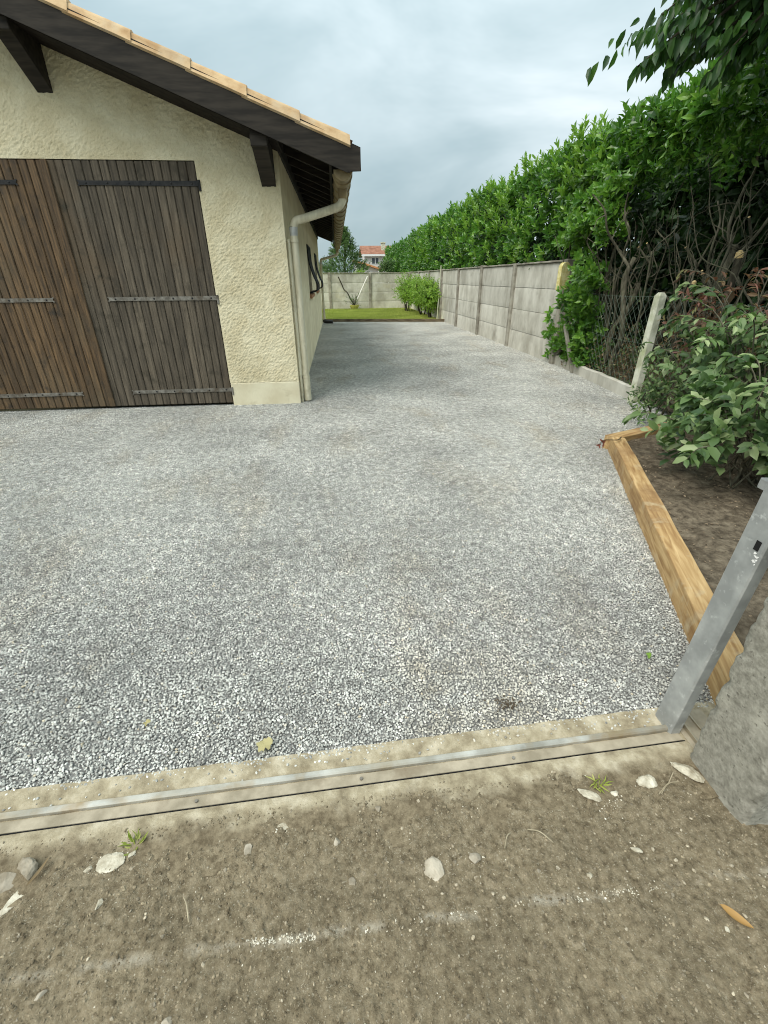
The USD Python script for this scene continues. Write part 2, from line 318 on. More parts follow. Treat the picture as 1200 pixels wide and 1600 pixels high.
M["bark"] = pmat("bark", [(0.3, (0.025, 0.022, 0.015)), (0.7, (0.075, 0.067, 0.046))], 8.0, 6.0, 0.9, 0.5, 40.0, 0.006, stretch=(3, 3, 1), spec=0.15)
M["bark_pale"] = pmat("bark_pale", [(0.3, (0.06, 0.055, 0.038)), (0.7, (0.16, 0.147, 0.104))], 9.0, 6.0, 0.9, 0.5, 40.0, 0.005, stretch=(3, 3, 1), tint=((0.07, 0.075, 0.04), 7.0, 0.5, 0.75), spec=0.15)
M["cut_wood"] = pmat("cut_wood", [(0.3, (0.52, 0.36, 0.15)), (0.7, (0.68, 0.52, 0.27))], 40.0, 4.0, 0.8)
M["wire"] = pmat("wire", [(0.3, (0.06, 0.09, 0.065)), (0.7, (0.14, 0.18, 0.14))], 20.0, 3.0, 0.6)
M["white_wall"] = pmat("white_wall", [(0.3, (0.66, 0.62, 0.58)), (0.7, (0.76, 0.72, 0.68))], 0.6, 5.0, 0.9)
M["far_roof"] = pmat("far_roof", [(0.3, (0.20, 0.085, 0.05)), (0.7, (0.32, 0.15, 0.095))], 2.0, 6.0, 0.85, 0.6, 3.0, 0.1, bstretch=(2.5, 0.2, 0.2))
M["orange_roof"] = pmat("orange_roof", [(0.3, (0.42, 0.17, 0.07)), (0.7, (0.60, 0.28, 0.12))], 2.0, 6.0, 0.85)
M["far_glass"] = pmat("far_glass", [(0.3, (0.03, 0.035, 0.04)), (0.7, (0.06, 0.07, 0.075))], 2.0, 3.0, 0.1, spec=0.6)
M["white_paint"] = pmat("white_paint", [(0.3, (0.70, 0.69, 0.66)), (0.7, (0.80, 0.79, 0.76))], 30.0, 4.0, 0.6)
M["pot"] = pmat("pot", [(0.3, (0.36, 0.34, 0.08)), (0.7, (0.50, 0.47, 0.14))], 12.0, 4.0, 0.5)
M["dead_stem"] = pmat("dead_stem", [(0.3, (0.24, 0.20, 0.13)), (0.7, (0.42, 0.36, 0.25))], 20.0, 4.0, 0.9)
M["edge_board"] = pmat("edge_board", [(0.3, (0.10, 0.075, 0.045)), (0.7, (0.20, 0.16, 0.10))], 4.0, 6.0, 0.9, stretch=(1, 6, 6))
M["hole"] = pmat("hole", [(0.3, (0.004, 0.004, 0.004)), (0.7, (0.008, 0.008, 0.008))], 4.0, 2.0, 0.9)
M["grass"] = leafmat("grass", [(0.0, (0.22, 0.28, 0.045)), (0.5, (0.36, 0.39, 0.09)), (1.0, (0.48, 0.47, 0.18))], 0.6, 0.3, (0.25, 0.38, 0.06), 0.2)
M["laurel"] = leafmat("laurel", [(0.0, (0.020, 0.060, 0.010)), (0.4, (0.050, 0.14, 0.017)), (0.75, (0.095, 0.22, 0.027)), (1.0, (0.18, 0.32, 0.045))], 0.28, 0.22, (0.13, 0.33, 0.03))
M["laurel_young"] = leafmat("laurel_young", [(0.0, (0.075, 0.19, 0.018)), (0.5, (0.13, 0.27, 0.03)), (1.0, (0.22, 0.36, 0.06))], 0.3, 0.28, (0.24, 0.45, 0.04))
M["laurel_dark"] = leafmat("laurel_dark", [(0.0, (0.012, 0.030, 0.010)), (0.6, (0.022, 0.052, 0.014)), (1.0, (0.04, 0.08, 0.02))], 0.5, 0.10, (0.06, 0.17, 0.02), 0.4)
M["spindle"] = leafmat("spindle", [(0.0, (0.035, 0.10, 0.012)), (0.5, (0.075, 0.19, 0.02)), (1.0, (0.17, 0.31, 0.04))], 0.38, 0.25, (0.2, 0.42, 0.04))
M["cherry"] = leafmat("cherry", [(0.0, (0.014, 0.042, 0.010)), (0.6, (0.032, 0.085, 0.016)), (1.0, (0.075, 0.16, 0.028))], 0.42, 0.2, (0.06, 0.18, 0.02), 0.35)
M["shrub"] = leafmat("shrub", [(0.0, (0.030, 0.062, 0.022)), (0.4, (0.065, 0.118, 0.036)), (0.75, (0.13, 0.195, 0.066)), (1.0, (0.27, 0.33, 0.16))], 0.5, 0.2, (0.14, 0.27, 0.05), 0.4)
M["shrub_red"] = leafmat("shrub_red", [(0.0, (0.06, 0.045, 0.025)), (0.4, (0.13, 0.068, 0.042)), (0.7, (0.22, 0.10, 0.075)), (1.0, (0.16, 0.17, 0.06))], 0.5, 0.2, (0.3, 0.12, 0.06), 0.3)
M["dry_leaf"] = leafmat("dry_leaf", [(0.0, (0.11, 0.08, 0.045)), (1.0, (0.27, 0.20, 0.11))], 0.8, 0.15, (0.25, 0.15, 0.06), 0.2)
M["bright_bush"] = leafmat("bright_bush", [(0.0, (0.09, 0.18, 0.02)), (0.5, (0.16, 0.28, 0.035)), (1.0, (0.28, 0.40, 0.07))], 0.5, 0.3, (0.3, 0.5, 0.06), 0.3)
M["conifer"] = leafmat("conifer", [(0.0, (0.035, 0.075, 0.02)), (0.6, (0.08, 0.145, 0.04)), (1.0, (0.17, 0.25, 0.075))], 0.6, 0.2, (0.1, 0.2, 0.04), 0.3)
M["yellow_leaf"] = leafmat("yellow_leaf", [(0.0, (0.42, 0.37, 0.17)), (1.0, (0.50, 0.45, 0.24))], 0.6, 0.2, (0.5, 0.4, 0.1), 0.2)
M["green_leaf"] = leafmat("green_leaf", [(0.0, (0.17, 0.30, 0.04)), (1.0, (0.21, 0.36, 0.06))], 0.6, 0.2, (0.3, 0.4, 0.1), 0.2)
M["brown_leaf"] = leafmat("brown_leaf", [(0.0, (0.36, 0.21, 0.07)), (1.0, (0.44, 0.28, 0.10))], 0.55, 0.15, (0.4, 0.2, 0.05), 0.3)
M["red_leaf"] = leafmat("red_leaf", [(0.0, (0.13, 0.035, 0.025)), (1.0, (0.24, 0.08, 0.05))], 0.55, 0.2, (0.3, 0.08, 0.04), 0.3)

# gravel: grey stones, each its own tone, with broad stains that belong to the driveway
M["gravel"] = usdkit.material(stage, "/World/Looks/gravel_stone", {
    "g": ("geometry", {}), "o": ("attribute", {"attribute": "rnd"}),
    "r": ("rgb_ramp", {"ramp": [(0.0, (0.22, 0.218, 0.20)), (0.2, (0.35, 0.347, 0.318)), (0.6, (0.47, 0.466, 0.425)), (0.85, (0.57, 0.565, 0.515)), (0.96, (0.70, 0.69, 0.64)), (1.0, (0.52, 0.45, 0.33))]}),
    "n": ("noise_texture", {"scale": 1.15, "detail": 5.0, "roughness": 0.58}), "nr": ("map_range", {"from_min": 0.34, "from_max": 0.62, "to_min": 0.80, "to_max": 1.15, "clamp": True}),
    "mm": ("mix", {"mix_type": "multiply", "fac": 1.0}), "n3": ("noise_texture", {"scale": 22.0, "detail": 6.0, "roughness": 0.6}), "nr3": ("map_range", {"from_min": 0.36, "from_max": 0.64, "to_min": 0.72, "to_max": 1.26, "clamp": True}), "mm3": ("mix", {"mix_type": "multiply", "fac": 1.0}),
    "n2": ("noise_texture", {"scale": 1.7, "detail": 4.0, "roughness": 0.6}), "l2": ("mapping", {"location": (4.2, 1.3, 0), "scale": (1.6, 0.7, 1)}), "nr2": ("map_range", {"from_min": 0.53, "from_max": 0.78, "to_max": 0.55, "clamp": True}),
    "tm": ("mix", {"mix_type": "multiply", "color2": (0.86, 0.74, 0.58)}),
    "sx": ("separate_xyz", {}), "s1": ("math", {"math_type": "subtract", "value2": 0.27}), "s2": ("math", {"math_type": "absolute"}), "s3": ("map_range", {"range_type": "smoothstep", "from_min": 0.20, "from_max": 0.0, "clamp": True}),
    "s4": ("map_range", {"range_type": "smoothstep", "from_min": 2.6, "from_max": 1.2, "clamp": True}), "s5": ("math", {"math_type": "multiply"}), "sn": ("noise_texture", {"scale": 5.0, "detail": 5.0, "roughness": 0.65}), "s6": ("map_range", {"from_min": 0.40, "from_max": 0.62, "to_max": 0.65, "clamp": True}), "s7": ("math", {"math_type": "multiply"}), "s8": ("math", {"math_type": "maximum"}),
    "bn": ("noise_texture", {"scale": 420.0, "detail": 3.0}), "b": ("bump", {"strength": 0.35, "distance": 0.002}),
    "p": ("principled_bsdf", {"roughness": 0.8, "specular_ior_level": 0.3})},
    [("o.fac", "r.fac"), ("g.position", "n.vector"), ("n.fac", "nr.value"), ("r.color", "mm.color1"), ("nr.result", "mm.color2"),
     ("g.position", "l2.vector"), ("l2.vector", "n2.vector"), ("n2.fac", "nr2.value"), ("g.position", "sx.vector"), ("sx.x", "s1.value1"), ("s1.value", "s2.value1"), ("s2.value", "s3.value"), ("sx.y", "s4.value"), ("s3.result", "s5.value1"), ("s4.result", "s5.value2"), ("g.position", "sn.vector"), ("sn.fac", "s6.value"), ("s5.value", "s7.value1"), ("s6.result", "s7.value2"), ("nr2.result", "s8.value1"), ("s7.value", "s8.value2"), ("s8.value", "tm.fac"), ("g.position", "n3.vector"), ("n3.fac", "nr3.value"), ("mm.color", "mm3.color1"), ("nr3.result", "mm3.color2"), ("mm3.color", "tm.color1"), ("tm.color", "p.base_color"),
     ("g.position", "bn.vector"), ("bn.fac", "b.height"), ("b.normal", "p.normal")], surface="p.BSDF")
M["gravel_base"] = pmat("gravel_base", [(0.3, (0.13, 0.127, 0.12)), (0.7, (0.28, 0.275, 0.26))], 60.0, 5.0, 0.95, 0.6, 140.0, 0.006)

# ------------------------------------------------------------------ leaves
LEAF4 = (np.array([[0, 0, 0], [.45, -.5, .10], [.45, 0, 0], [.45, .5, .10], [1, 0, -.12]], float), np.array([[0, 1, 2], [0, 2, 3], [1, 4, 2], [2, 4, 3]]))
LEAF10 = (np.array([[0, 0, 0], [.24, -.40, .10], [.24, 0, .02], [.24, .40, .10], [.64, -.46, .05], [.64, 0, -.02], [.64, .46, .05], [1, 0, -.16]], float),
          np.array([[0, 1, 2], [0, 2, 3], [1, 4, 5], [1, 5, 2], [2, 5, 6], [2, 6, 3], [4, 7, 5], [5, 7, 6]]))


def leaf_frames(P, D, U, L, W):
    D = D / (np.linalg.norm(D, axis=1, keepdims=True) + 1e-9)
    S = np.cross(D, U); S /= np.linalg.norm(S, axis=1, keepdims=True) + 1e-9
    N = np.cross(S, D)
    return P, D * L[:, None], S * W[:, None], N * L[:, None]


def leaves(P, D, U, L, W, T=LEAF4):
    P, a, s, n = leaf_frames(P, D, U, L, W)
    tv, tf = T
    v = P[:, None] + tv[None, :, 0, None] * a[:, None] + tv[None, :, 1, None] * s[:, None] + tv[None, :, 2, None] * n[:, None]
    f = tf[None] + (np.arange(len(P)) * len(tv))[:, None, None]
    return v.reshape(-1, 3), f.reshape(-1, 3)


def unit(a):
    return a / (np.linalg.norm(a, axis=-1, keepdims=True) + 1e-9)


def sprigs(rng, tips, dirs, n, shoot, L, ang, droop=0.0, ratio=0.41):
    """Leaves round the ends of shoots: returns the leaves' P, D, U, L, W."""
    N = len(tips); dirs = unit(dirs)
    t = np.tile(np.linspace(0, 1, n), (N, 1)) + rng.uniform(-.06, .06, (N, n))
    ph = np.arange(n)[None] * 2.4 + rng.uniform(0, 6.28, (N, 1)) + rng.normal(0, .25, (N, n))
    a = np.cross(dirs, rng.normal(size=(N, 3))); a = unit(a); b = np.cross(dirs, a)
    rad = np.cos(ph)[..., None] * a[:, None] + np.sin(ph)[..., None] * b[:, None]
    an = np.radians(ang) * (1.15 - .55 * t) * rng.uniform(.8, 1.2, (N, n))
    D = dirs[:, None] * np.cos(an)[..., None] + rad * np.sin(an)[..., None]
    D[..., 2] -= droop
    P = tips[:, None] - dirs[:, None] * ((1 - t) * shoot)[..., None]
    U = dirs[:, None] * np.sin(an)[..., None] - rad * np.cos(an)[..., None]
    U = -U * -1.0 + rng.normal(0, .25, U.shape)
    Ls = L * rng.uniform(.6, 1.12, (N, n)) * (1.05 - .25 * t)
    W = Ls * ratio * rng.uniform(.85, 1.15, (N, n))
    r = lambda x: x.reshape(-1, 3)
    return r(P), r(D), r(U), Ls.ravel(), W.ravel()


def cat(*sets):
    return tuple(np.concatenate([s[k] for s in sets]) for k in range(5))


def foliage(parent, S, mat, single=0, T=LEAF10, T1=LEAF10, name="foliage", smooth=False):
    """The largest-looking leaves as parts of their own, the rest as one part."""
    P, D, U, L, W = S
    if single:
        d = P - CAM; z = d @ FW; x = 600 + FPX * (d @ RT) / np.maximum(z, .05); y = 800 - FPX * (d @ UP) / np.maximum(z, .05)
        score = L / np.maximum(z, .3) * ((x > -20) & (x < 1220) & (y > -20) & (y < 1620) & (z > 0.1))
        k = np.argsort(-score)[:single]
        for i in k:
            s = slice(i, i + 1)
            obj("leaf", leaves(P[s], D[s], U[s], L[s], W[s], T1), mat, parent, smooth=True, pv=len(T1[0]))
        keep = np.ones(len(P), bool); keep[k] = False
        P, D, U, L, W = P[keep], D[keep], U[keep], L[keep], W[keep]
    return obj(name, leaves(P, D, U, L, W, T), mat, parent, smooth=smooth, kind="stuff", pv=len(T[0]))


# ------------------------------------------------------------------ the setting: terrain, driveway, gravel
GA = math.atan2(0.067, 1.818)                                    # the gate line is turned a little
GU, GV, GO = np.array([math.cos(GA), math.sin(GA)]), np.array([-math.sin(GA), math.cos(GA)]), np.array([0.0, 0.7725])
gate = lambda u, v: GO + GU * np.asarray(u)[..., None] + GV * np.asarray(v)[..., None]
GM = rotz(GA, (GO[0], GO[1], 0))
gx, gy = np.meshgrid(np.concatenate([[-400, -60, -20], np.linspace(-10, 14, 13), [30, 80, 400]]), np.concatenate([[-300, -50, -8], np.linspace(-2, 30, 17), [50, 110, 500]]), indexing="ij")
obj("terrain", gridmesh(np.stack([gx, gy, np.full_like(gx, -0.06)], -1)), M["terrain"], kind="structure")

A0, A1 = np.array([2.035, 3.13]), np.array([1.118, 0.868])       # gravel-side foot of the long sleeper
SD = (A1 - A0) / np.linalg.norm(A1 - A0); SN = np.array([-SD[1], SD[0]])   # SN points into the bed
if SN[0] < 0:
    SN = -SN
B1 = np.array([3.05, 3.60])                                      # far end of the short sleeper
LE0, LE1 = np.array([-0.42, 15.28]), np.array([3.25, 14.55])     # lawn edge
drive = [tuple(gate(-6.5, .055)), tuple(gate(1.25, .055)), tuple(A1 + SN * .05 + SD * 0.1), tuple(A0 + SN * .05), tuple(B1), (3.12, 4.5), (3.33, 7.0), (3.26, 14.6), tuple(LE0), (-0.42, 4.96), (-7.5, 4.96)]
DP = Polygon(drive)


def P2(poly, z):
    v, f = trimesh.creation.triangulate_polygon(poly, engine="earcut")
    v, f = np.array(v), np.array(f)
    a, b, c = v[f[:, 0]], v[f[:, 1]], v[f[:, 2]]
    neg = ((b - a)[:, 0] * (c - a)[:, 1] - (b - a)[:, 1] * (c - a)[:, 0]) < 0
    f[neg] = f[neg][:, ::-1]
    return np.column_stack([v, np.full(len(v), z)]), f


obj("driveway", P2(DP.buffer(0.02).simplify(0.01), -0.004), M["gravel_base"], kind="structure")

ICO = trimesh.creation.icosphere(0); IV, IF = np.array(ICO.vertices), np.array(ICO.faces)


def stones(rng, xy, smin, smax, z0=0.0, zj=0.004, flat=.62, pw=1.5):
    """Angular stones at the points xy as one mesh."""
    n = len(xy)
    s = smin + (smax - smin) * rng.random(n) ** pw
    v = IV[None] * rng.uniform(.72, 1.18, (n, 12, 1)) * (s[:, None] * np.stack([np.ones(n), rng.uniform(.6, .95, n), rng.uniform(.75, 1.2, n) * flat], 1) / 2)[:, None]
    q = rng.normal(size=(n, 3)) * [.35, .35, 0] + np.stack([np.zeros(n), np.zeros(n), rng.uniform(0, 6.28, n)], 1)
    c, sn = np.cos(q), np.sin(q)
    v = np.stack([v[..., 0], c[:, None, 0] * v[..., 1] - sn[:, None, 0] * v[..., 2], sn[:, None, 0] * v[..., 1] + c[:, None, 0] * v[..., 2]], -1)
    v = np.stack([c[:, None, 1] * v[..., 0] + sn[:, None, 1] * v[..., 2], v[..., 1], -sn[:, None, 1] * v[..., 0] + c[:, None, 1] * v[..., 2]], -1)
    v = np.stack([c[:, None, 2] * v[..., 0] - sn[:, None, 2] * v[..., 1], sn[:, None, 2] * v[..., 0] + c[:, None, 2] * v[..., 1], v[..., 2]], -1)
    v += np.column_stack([xy, z0 + rng.uniform(0, zj, n)])[:, None]
    f = IF[None] + (np.arange(n) * 12)[:, None, None]
    return v.reshape(-1, 3), f.reshape(-1, 3)


CELL, SP = 0.5, 0.0070
rng = np.random.default_rng(11)


def cell_points(rng):
    k = int(CELL / SP); g = (np.arange(k) + .5) * CELL / k
    xy = np.stack(np.meshgrid(g, g, indexing="ij"), -1).reshape(-1, 2)
    return xy + rng.uniform(-.0036, .0036, xy.shape)


gp = UsdGeom.PointInstancer.Define(stage, "/World/gravel")
tag(gp.GetPrim(), "pale grey crushed gravel spread over the driveway", "gravel", kind="stuff")
for k in range(5):
    xy = cell_points(rng) - CELL / 2
    vary(usdkit.mesh(stage, f"/World/gravel/patch_{k:03d}", stones(rng, xy, .0060, .0118, 0.0, .0035), M["gravel"]), 12)
gp.CreatePrototypesRel().SetTargets([f"/World/gravel/patch_{k:03d}" for k in range(5)])
pos, ori, idx, edge = [], [], [], []
DI = DP.buffer(0.0)
for i in range(-14, 8):
    for j in range(-1, 31):
        c = np.array([i * CELL + .25, j * CELL + .25])
        cell = Polygon([(c[0] - .25, c[1] - .25), (c[0] + .25, c[1] - .25), (c[0] + .25, c[1] + .25), (c[0] - .25, c[1] + .25)])
        if not DI.intersects(cell) or (c[0] < -1.9 and c[0] / max(c[1], .3) < -1.3):
            continue
        if c[1] < 1.0:
            edge.append(c)
            continue
        pos.append((c[0], c[1], 0.0)); a = rng.integers(4) * math.pi / 2
        ori.append(Gf.Quath(math.cos(a / 2), 0, 0, math.sin(a / 2))); idx.append(int(rng.integers(5)))
gp.CreatePositionsAttr(Vt.Vec3fArray.FromNumpy(np.array(pos, np.float32)))
gp.CreateOrientationsAttr(Vt.QuathArray(ori))
gp.CreateProtoIndicesAttr(idx)
ev = MB()
for c in edge:
    if abs(c[0]) > 2.2:
        continue
    xy = cell_points(rng) + c - CELL / 2
    xy = xy[contains_xy(DI.buffer(.004), xy[:, 0], xy[:, 1])]
    ragged = (xy - GO) @ GV > .052 + .012 * (fbm(np.column_stack([xy * 14, np.zeros(len(xy))]), 3) - .5) - .006 * xy[:, 0] + .002
    xy = xy[ragged]
    if len(xy):
        ev.add(*stones(rng, xy, .0060, .0118, 0.0, .0035))
# stray stones on the concrete sill
st = gate(rng.uniform(-1.5, 1.0, 130), .05 - np.abs(rng.normal(0, .016, 130)))
ev.add(*stones(rng, st, .005, .011, 0.004, .002))
obj("gravel_edge", ev, M["gravel"], label="grey gravel lying along the concrete sill and the timber edge", cat="gravel", kind="stuff", pv=12)

# concrete sill under the gate, with ragged ends towards the dirt
u = np.arange(-2.6, 1.25, .008); v = np.arange(-.20, .075, .008)
U_, V_ = np.meshgrid(u, v, indexing="ij"); XY = gate(U_, V_)
hz = .006 * (fbm(np.stack([U_ * 9, V_ * 14, U_ * 0], -1), 5, 3) - .5) + .0035 * (fbm(np.stack([U_ * 60, V_ * 60, U_ * 0], -1), 3, 5) - .5) + .004
hz = np.where(np.abs(V_ + .014) < .038, np.minimum(hz, .0035) - .001, hz)
M["sill"] = usdkit.material(stage, "/World/Looks/sill_concrete", {
    "g": ("geometry", {}), "n": ("noise_texture", {"scale": 16.0, "detail": 9.0, "roughness": 0.66}), "r": ("rgb_ramp", {"ramp": [(0.36, (0.23, 0.19, 0.125)), (0.5, (0.35, 0.30, 0.205)), (0.64, (0.48, 0.425, 0.315))]}),
    "dn": ("noise_texture", {"scale": 45.0, "detail": 8.0, "roughness": 0.7}), "dr": ("rgb_ramp", {"ramp": [(0.38, (0.105, 0.082, 0.051)), (0.62, (0.23, 0.187, 0.122))]}),
    "d": ("vector_math", {"math_type": "dot_product", "vector2": (GV[0], GV[1], 0)}),
    "wn": ("noise_texture", {"scale": 11.0, "detail": 7.0, "roughness": 0.62}), "ws": ("map_range", {"to_min": -0.09, "to_max": 0.09}), "ad": ("math", {"math_type": "add"}),
    "f": ("map_range", {"range_type": "smoothstep", "from_min": float(GO @ GV) - .058, "from_max": float(GO @ GV) - .118, "clamp": True}),
    "mx": ("mix", {}), "bn": ("noise_texture", {"scale": 160.0, "detail": 6.0, "roughness": 0.65}), "b": ("bump", {"strength": 0.8, "distance": 0.004}),
    "p": ("principled_bsdf", {"roughness": 0.95, "specular_ior_level": 0.12})},
    [("g.position", "n.vector"), ("n.fac", "r.fac"), ("g.position", "dn.vector"), ("dn.fac", "dr.fac"), ("g.position", "d.vector1"), ("g.position", "wn.vector"), ("wn.fac", "ws.value"), ("d.value", "ad.value1"), ("ws.result", "ad.value2"),
     ("ad.value", "f.value"), ("f.result", "mx.fac"), ("r.color", "mx.color1"), ("dr.color", "mx.color2"), ("mx.color", "p.base_color"), ("g.position", "bn.vector"), ("bn.fac", "b.height"), ("b.normal", "p.normal")], surface="p.BSDF")
obj("concrete_sill", gridmesh(np.concatenate([XY, hz[..., None]], -1)), M["sill"], smooth=True, kind="structure")

# trodden dirt in front of the gate
DG = .0042
xs, ys = np.arange(-1.6, 1.6, DG), np.arange(-.15, .80, DG)
X_, Y_ = np.meshgrid(xs, ys, indexing="ij")
Vg = (np.stack([X_, Y_], -1) - GO) @ GV
p3 = np.stack([X_, Y_, X_ * 0], -1)
hd = -.002 + .018 * (fbm(p3 * 5, 4, 7) - .5) + .012 * (fbm(p3 * 26, 4, 8) - .5) + .0095 * (fbm(p3 * 95, 3, 9) - .5)
far = np.clip((-.085 + .05 * (fbm(p3 * 9, 5, 12) - .5) - Vg) / .07, -1, 1)
hd = hd + np.where(far > 0, .006 * far, .012 * far)
hd = np.where(Vg > -.05, -.03, hd)
obj("dirt_ground", gridmesh(np.stack([X_, Y_, hd], -1)), M["dirt"], smooth=True, kind="structure")


def dirt_z(x, y):
    i = np.clip(np.round((np.asarray(x) + 1.6) / DG).astype(int), 0, len(xs) - 1); j = np.clip(np.round((np.asarray(y) + .15) / DG).astype(int), 0, len(ys) - 1)
    return np.maximum(hd[i, j], np.where(((np.stack([x, y], -1) - GO) @ GV) > -.1, .004, -1))


# pebbles and pale crumbs trodden into the dirt (nobody could count them)
rng = np.random.default_rng(5)
pb = MB()
xy = np.column_stack([rng.uniform(-1.1, 1.2, 4200), rng.uniform(.18, .72, 4200)])
den = fbm(np.column_stack([xy * 5, np.zeros(len(xy))]), 3, 21)
xy = xy[(den + rng.uniform(-.25, .25, len(xy)) > .5) & (((xy - GO) @ GV) < -.06)]
sv, sf = stones(rng, xy, .0022, .0115, 0, 0, .6, 5.0)
sv[:, 2] += np.repeat(dirt_z(xy[:, 0], xy[:, 1]), 12)
pb.add(sv, sf)
cl = MB(); xy = np.column_stack([rng.uniform(-1.1, 1.2, 24000), rng.uniform(.18, .70, 24000)]); xy = xy[((xy - GO) @ GV) < -.07]
sv, sf = stones(rng, xy, .0022, .0085, -.0004, .0012, .6, 3.0); sv[:, 2] += np.repeat(dirt_z(xy[:, 0], xy[:, 1]), 12); cl.add(sv, sf)
obj("dirt_clods", cl, M["clod"], label="fine crumbly clods over the whole trodden dirt", cat="dirt", kind="stuff", pv=12)
obj("pebbles", pb, M["pebble"], label="tiny pebbles trodden into the brown dirt before the gate", cat="pebbles", kind="stuff", pv=12)
wc = MB()
lines = [(np.array([-.255, .431]), np.array([-.10, .428]), 320, .005), (np.array([-.08, .428]), np.array([.33, .438]), 110, .006), (np.array([.36, .440]), np.array([.65, .437]), 280, .008), (np.array([-.62, .60]), np.array([-.56, .61]), 90, .022), (np.array([-.20, .65]), np.array([-.19, .64]), 150, .013),
         (np.array([.60, .60]), np.array([.66, .63]), 60, .016), (np.array([.74, .66]), np.array([.70, .66]), 60, .014), (np.array([.17, .55]), np.array([.29, .53]), 50, .02)]
for a, b, n, w in lines:
    t = rng.random(n)[:, None]; xy = a + (b - a) * t + rng.normal(0, w, (n, 2)) * [1, .7]
    xy = xy[fbm(np.column_stack([xy * 40, np.zeros(len(xy))]), 2, 4) > .42]
    sv, sf = stones(rng, xy, .002, .0062, -.0008, .001, .5, 3.0); sv[:, 2] += np.repeat(dirt_z(xy[:, 0], xy[:, 1]), 12)
    wc.add(sv, sf)
xy = np.column_stack([rng.uniform(-1.1, 1.2, 800), rng.uniform(.2, .7, 800)]); xy = xy[((xy - GO) @ GV) < -.06]
sv, sf = stones(rng, xy, .0015, .0048, -.0005, .0005, .5, 3.0); sv[:, 2] += np.repeat(dirt_z(xy[:, 0], xy[:, 1]), 12)
wc.add(sv, sf)
obj("mortar_crumbs", wc, M["white_crumb"], label="whitish mortar crumbs scattered in streaks over the brown dirt", cat="crumbs", kind="stuff", pv=12)


def rock(seed, size, pos, rz, rough=.35, sub=3, sink=.35, fine=1.0):
    m = trimesh.creation.icosphere(sub); v = np.array(m.vertices)
    rg = np.random.default_rng(seed)
    for _ in range(7):                                          # knock flats off it
        n = unit(rg.normal(size=3)); d = rg.uniform(.42, .82); k = v @ n - d
        v = v - np.maximum(k, 0)[:, None] * n
    v = v * (1 + rough * (fbm(v * 1.7 + seed * 3.1, 3, seed) - .5)[:, None] + .14 * fine * (fbm(v * 6 + seed, 3, seed + 1) - .5)[:, None])
    v = v * np.array(size) / 2
    Mz = rotz(rz); v = v @ Mz[:3, :3].T
    z = float(dirt_z(pos[0], pos[1]))
    return v + [pos[0], pos[1], z + size[2] * (.5 - sink)], np.array(m.faces)


ROCKS = [
    (1, (.046, .058, .040), (-.765, .612), .5, "stone_grey", "grey brown fist-sized stone at the left picture edge on the dirt", .25),
    (2, (.05, .075, .025), (-.80, .595), 1.0, "stone_grey", "half buried flat stone left of the grey brown fist-sized stone", .5),
    (3, (.035, .075, .018), (-.765, .555), -.5, "stone_pale", "flat pale stone below the grey brown stone at the left edge", .55),
    (4, (.078, .062, .016), (-.592, .602), .3, "stone_pale", "largest whitish flat broken stone on the left of the dirt", .5),
    (5, (.028, .018, .010), (-.545, .622), .8, "stone_pale", "little pale stone beside the grass tuft and the whitish flat stone", .4),
    (6, (.052, .056, .018), (.150, .521), .9, "stone_grey", "round flat beige stone embedded in the middle of the dirt", .6),
    (7, (.030, .026, .018), (.252, .531), .2, "stone_grey", "small rounded stone right of the beige embedded stone", .35),
    (8, (.050, .105, .026), (.880, .679), .55, "stone_pale", "elongated whitish stone beside the foot of the concrete pillar", .35),
    (9, (.060, .045, .024), (.757, .662), .1, "stone_pale", "lumpy pale stone next to the dry twigs near the pillar", .4),
    (10, (.070, .030, .018), (.585, .642), -.5, "stone_pale", "pale stone on the left of the green grass tuft near the sill", .45),
    (11, (.026, .022, .014), (.655, .641), .0, "stone_pale", "small pale stone on the right of the green grass tuft near the sill", .35),
    (12, (.018, .022, .012), (.040, .668), .2, "stone_grey", "smooth oval pebble just below the middle of the sill", .3),
    (13, (.050, .060, .010), (-.195, .648), .1, "stone_pale", "crumbled whitish mortar patch below the sill left of the middle", .55),
    (14, (.022, .030, .012), (-.272, .605), -.2, "stone_grey", "oval grey pebble left of the crumbled whitish mortar patch", .4),
    (15, (.016, .024, .011), (-.575, .528), -.4, "stone_pale", "oval whitish pebble below the largest whitish flat stone", .3),
    (16, (.017, .022, .012), (-.63, .601), -.8, "stone_pale", "small pale pebble left of the largest whitish flat stone", .3),
    (17, (.022, .017, .012), (-.065, .60), .6, "stone_grey", "small beige pebble right below the crumbled mortar patch", .3),
    (18, (.020, .020, .010), (-.03, .515), .2, "stone_grey", "dull brown pebble left of the beige embedded stone", .4),
    (19, (.010, .017, .008), (.735, .357), .5, "stone_pale", "little white pebble left of the curled orange dry leaf", .3),
    (20, (.030, .016, .012), (.635, .512), -.6, "stone_pale", "small pale oblong pebble on the right half of the dirt", .35),
    (21, (.013, .014, .009), (.50, .475), .0, "stone_pale", "tiny round white pebble left of the pale oblong pebble", .3),
    (22, (.022, .018, .012), (-.372, .332), .3, "stone_grey", "orange beige pebble at the lower left picture edge", .35),
    (23, (.026, .013, .009), (-.62, .395), .9, "stone_grey", "narrow beige chip at the lower left corner of the dirt", .35),
]
for sd, size, pos_, rz, mt, lb, sink in ROCKS:
    size = tuple(np.array(size) * (.86 if "pale" in mt else .95))
    obj("stone" if max(size) > .025 else "pebble", rock(sd, size, pos_, rz, rough=.6 if "pale" in mt else .45, sink=sink, sub=4 if max(size) > .04 else 3, fine=1.7 if "pale" in mt else .8), M[mt], smooth=50, label=lb, cat="stone" if max(size) > .025 else "pebble")

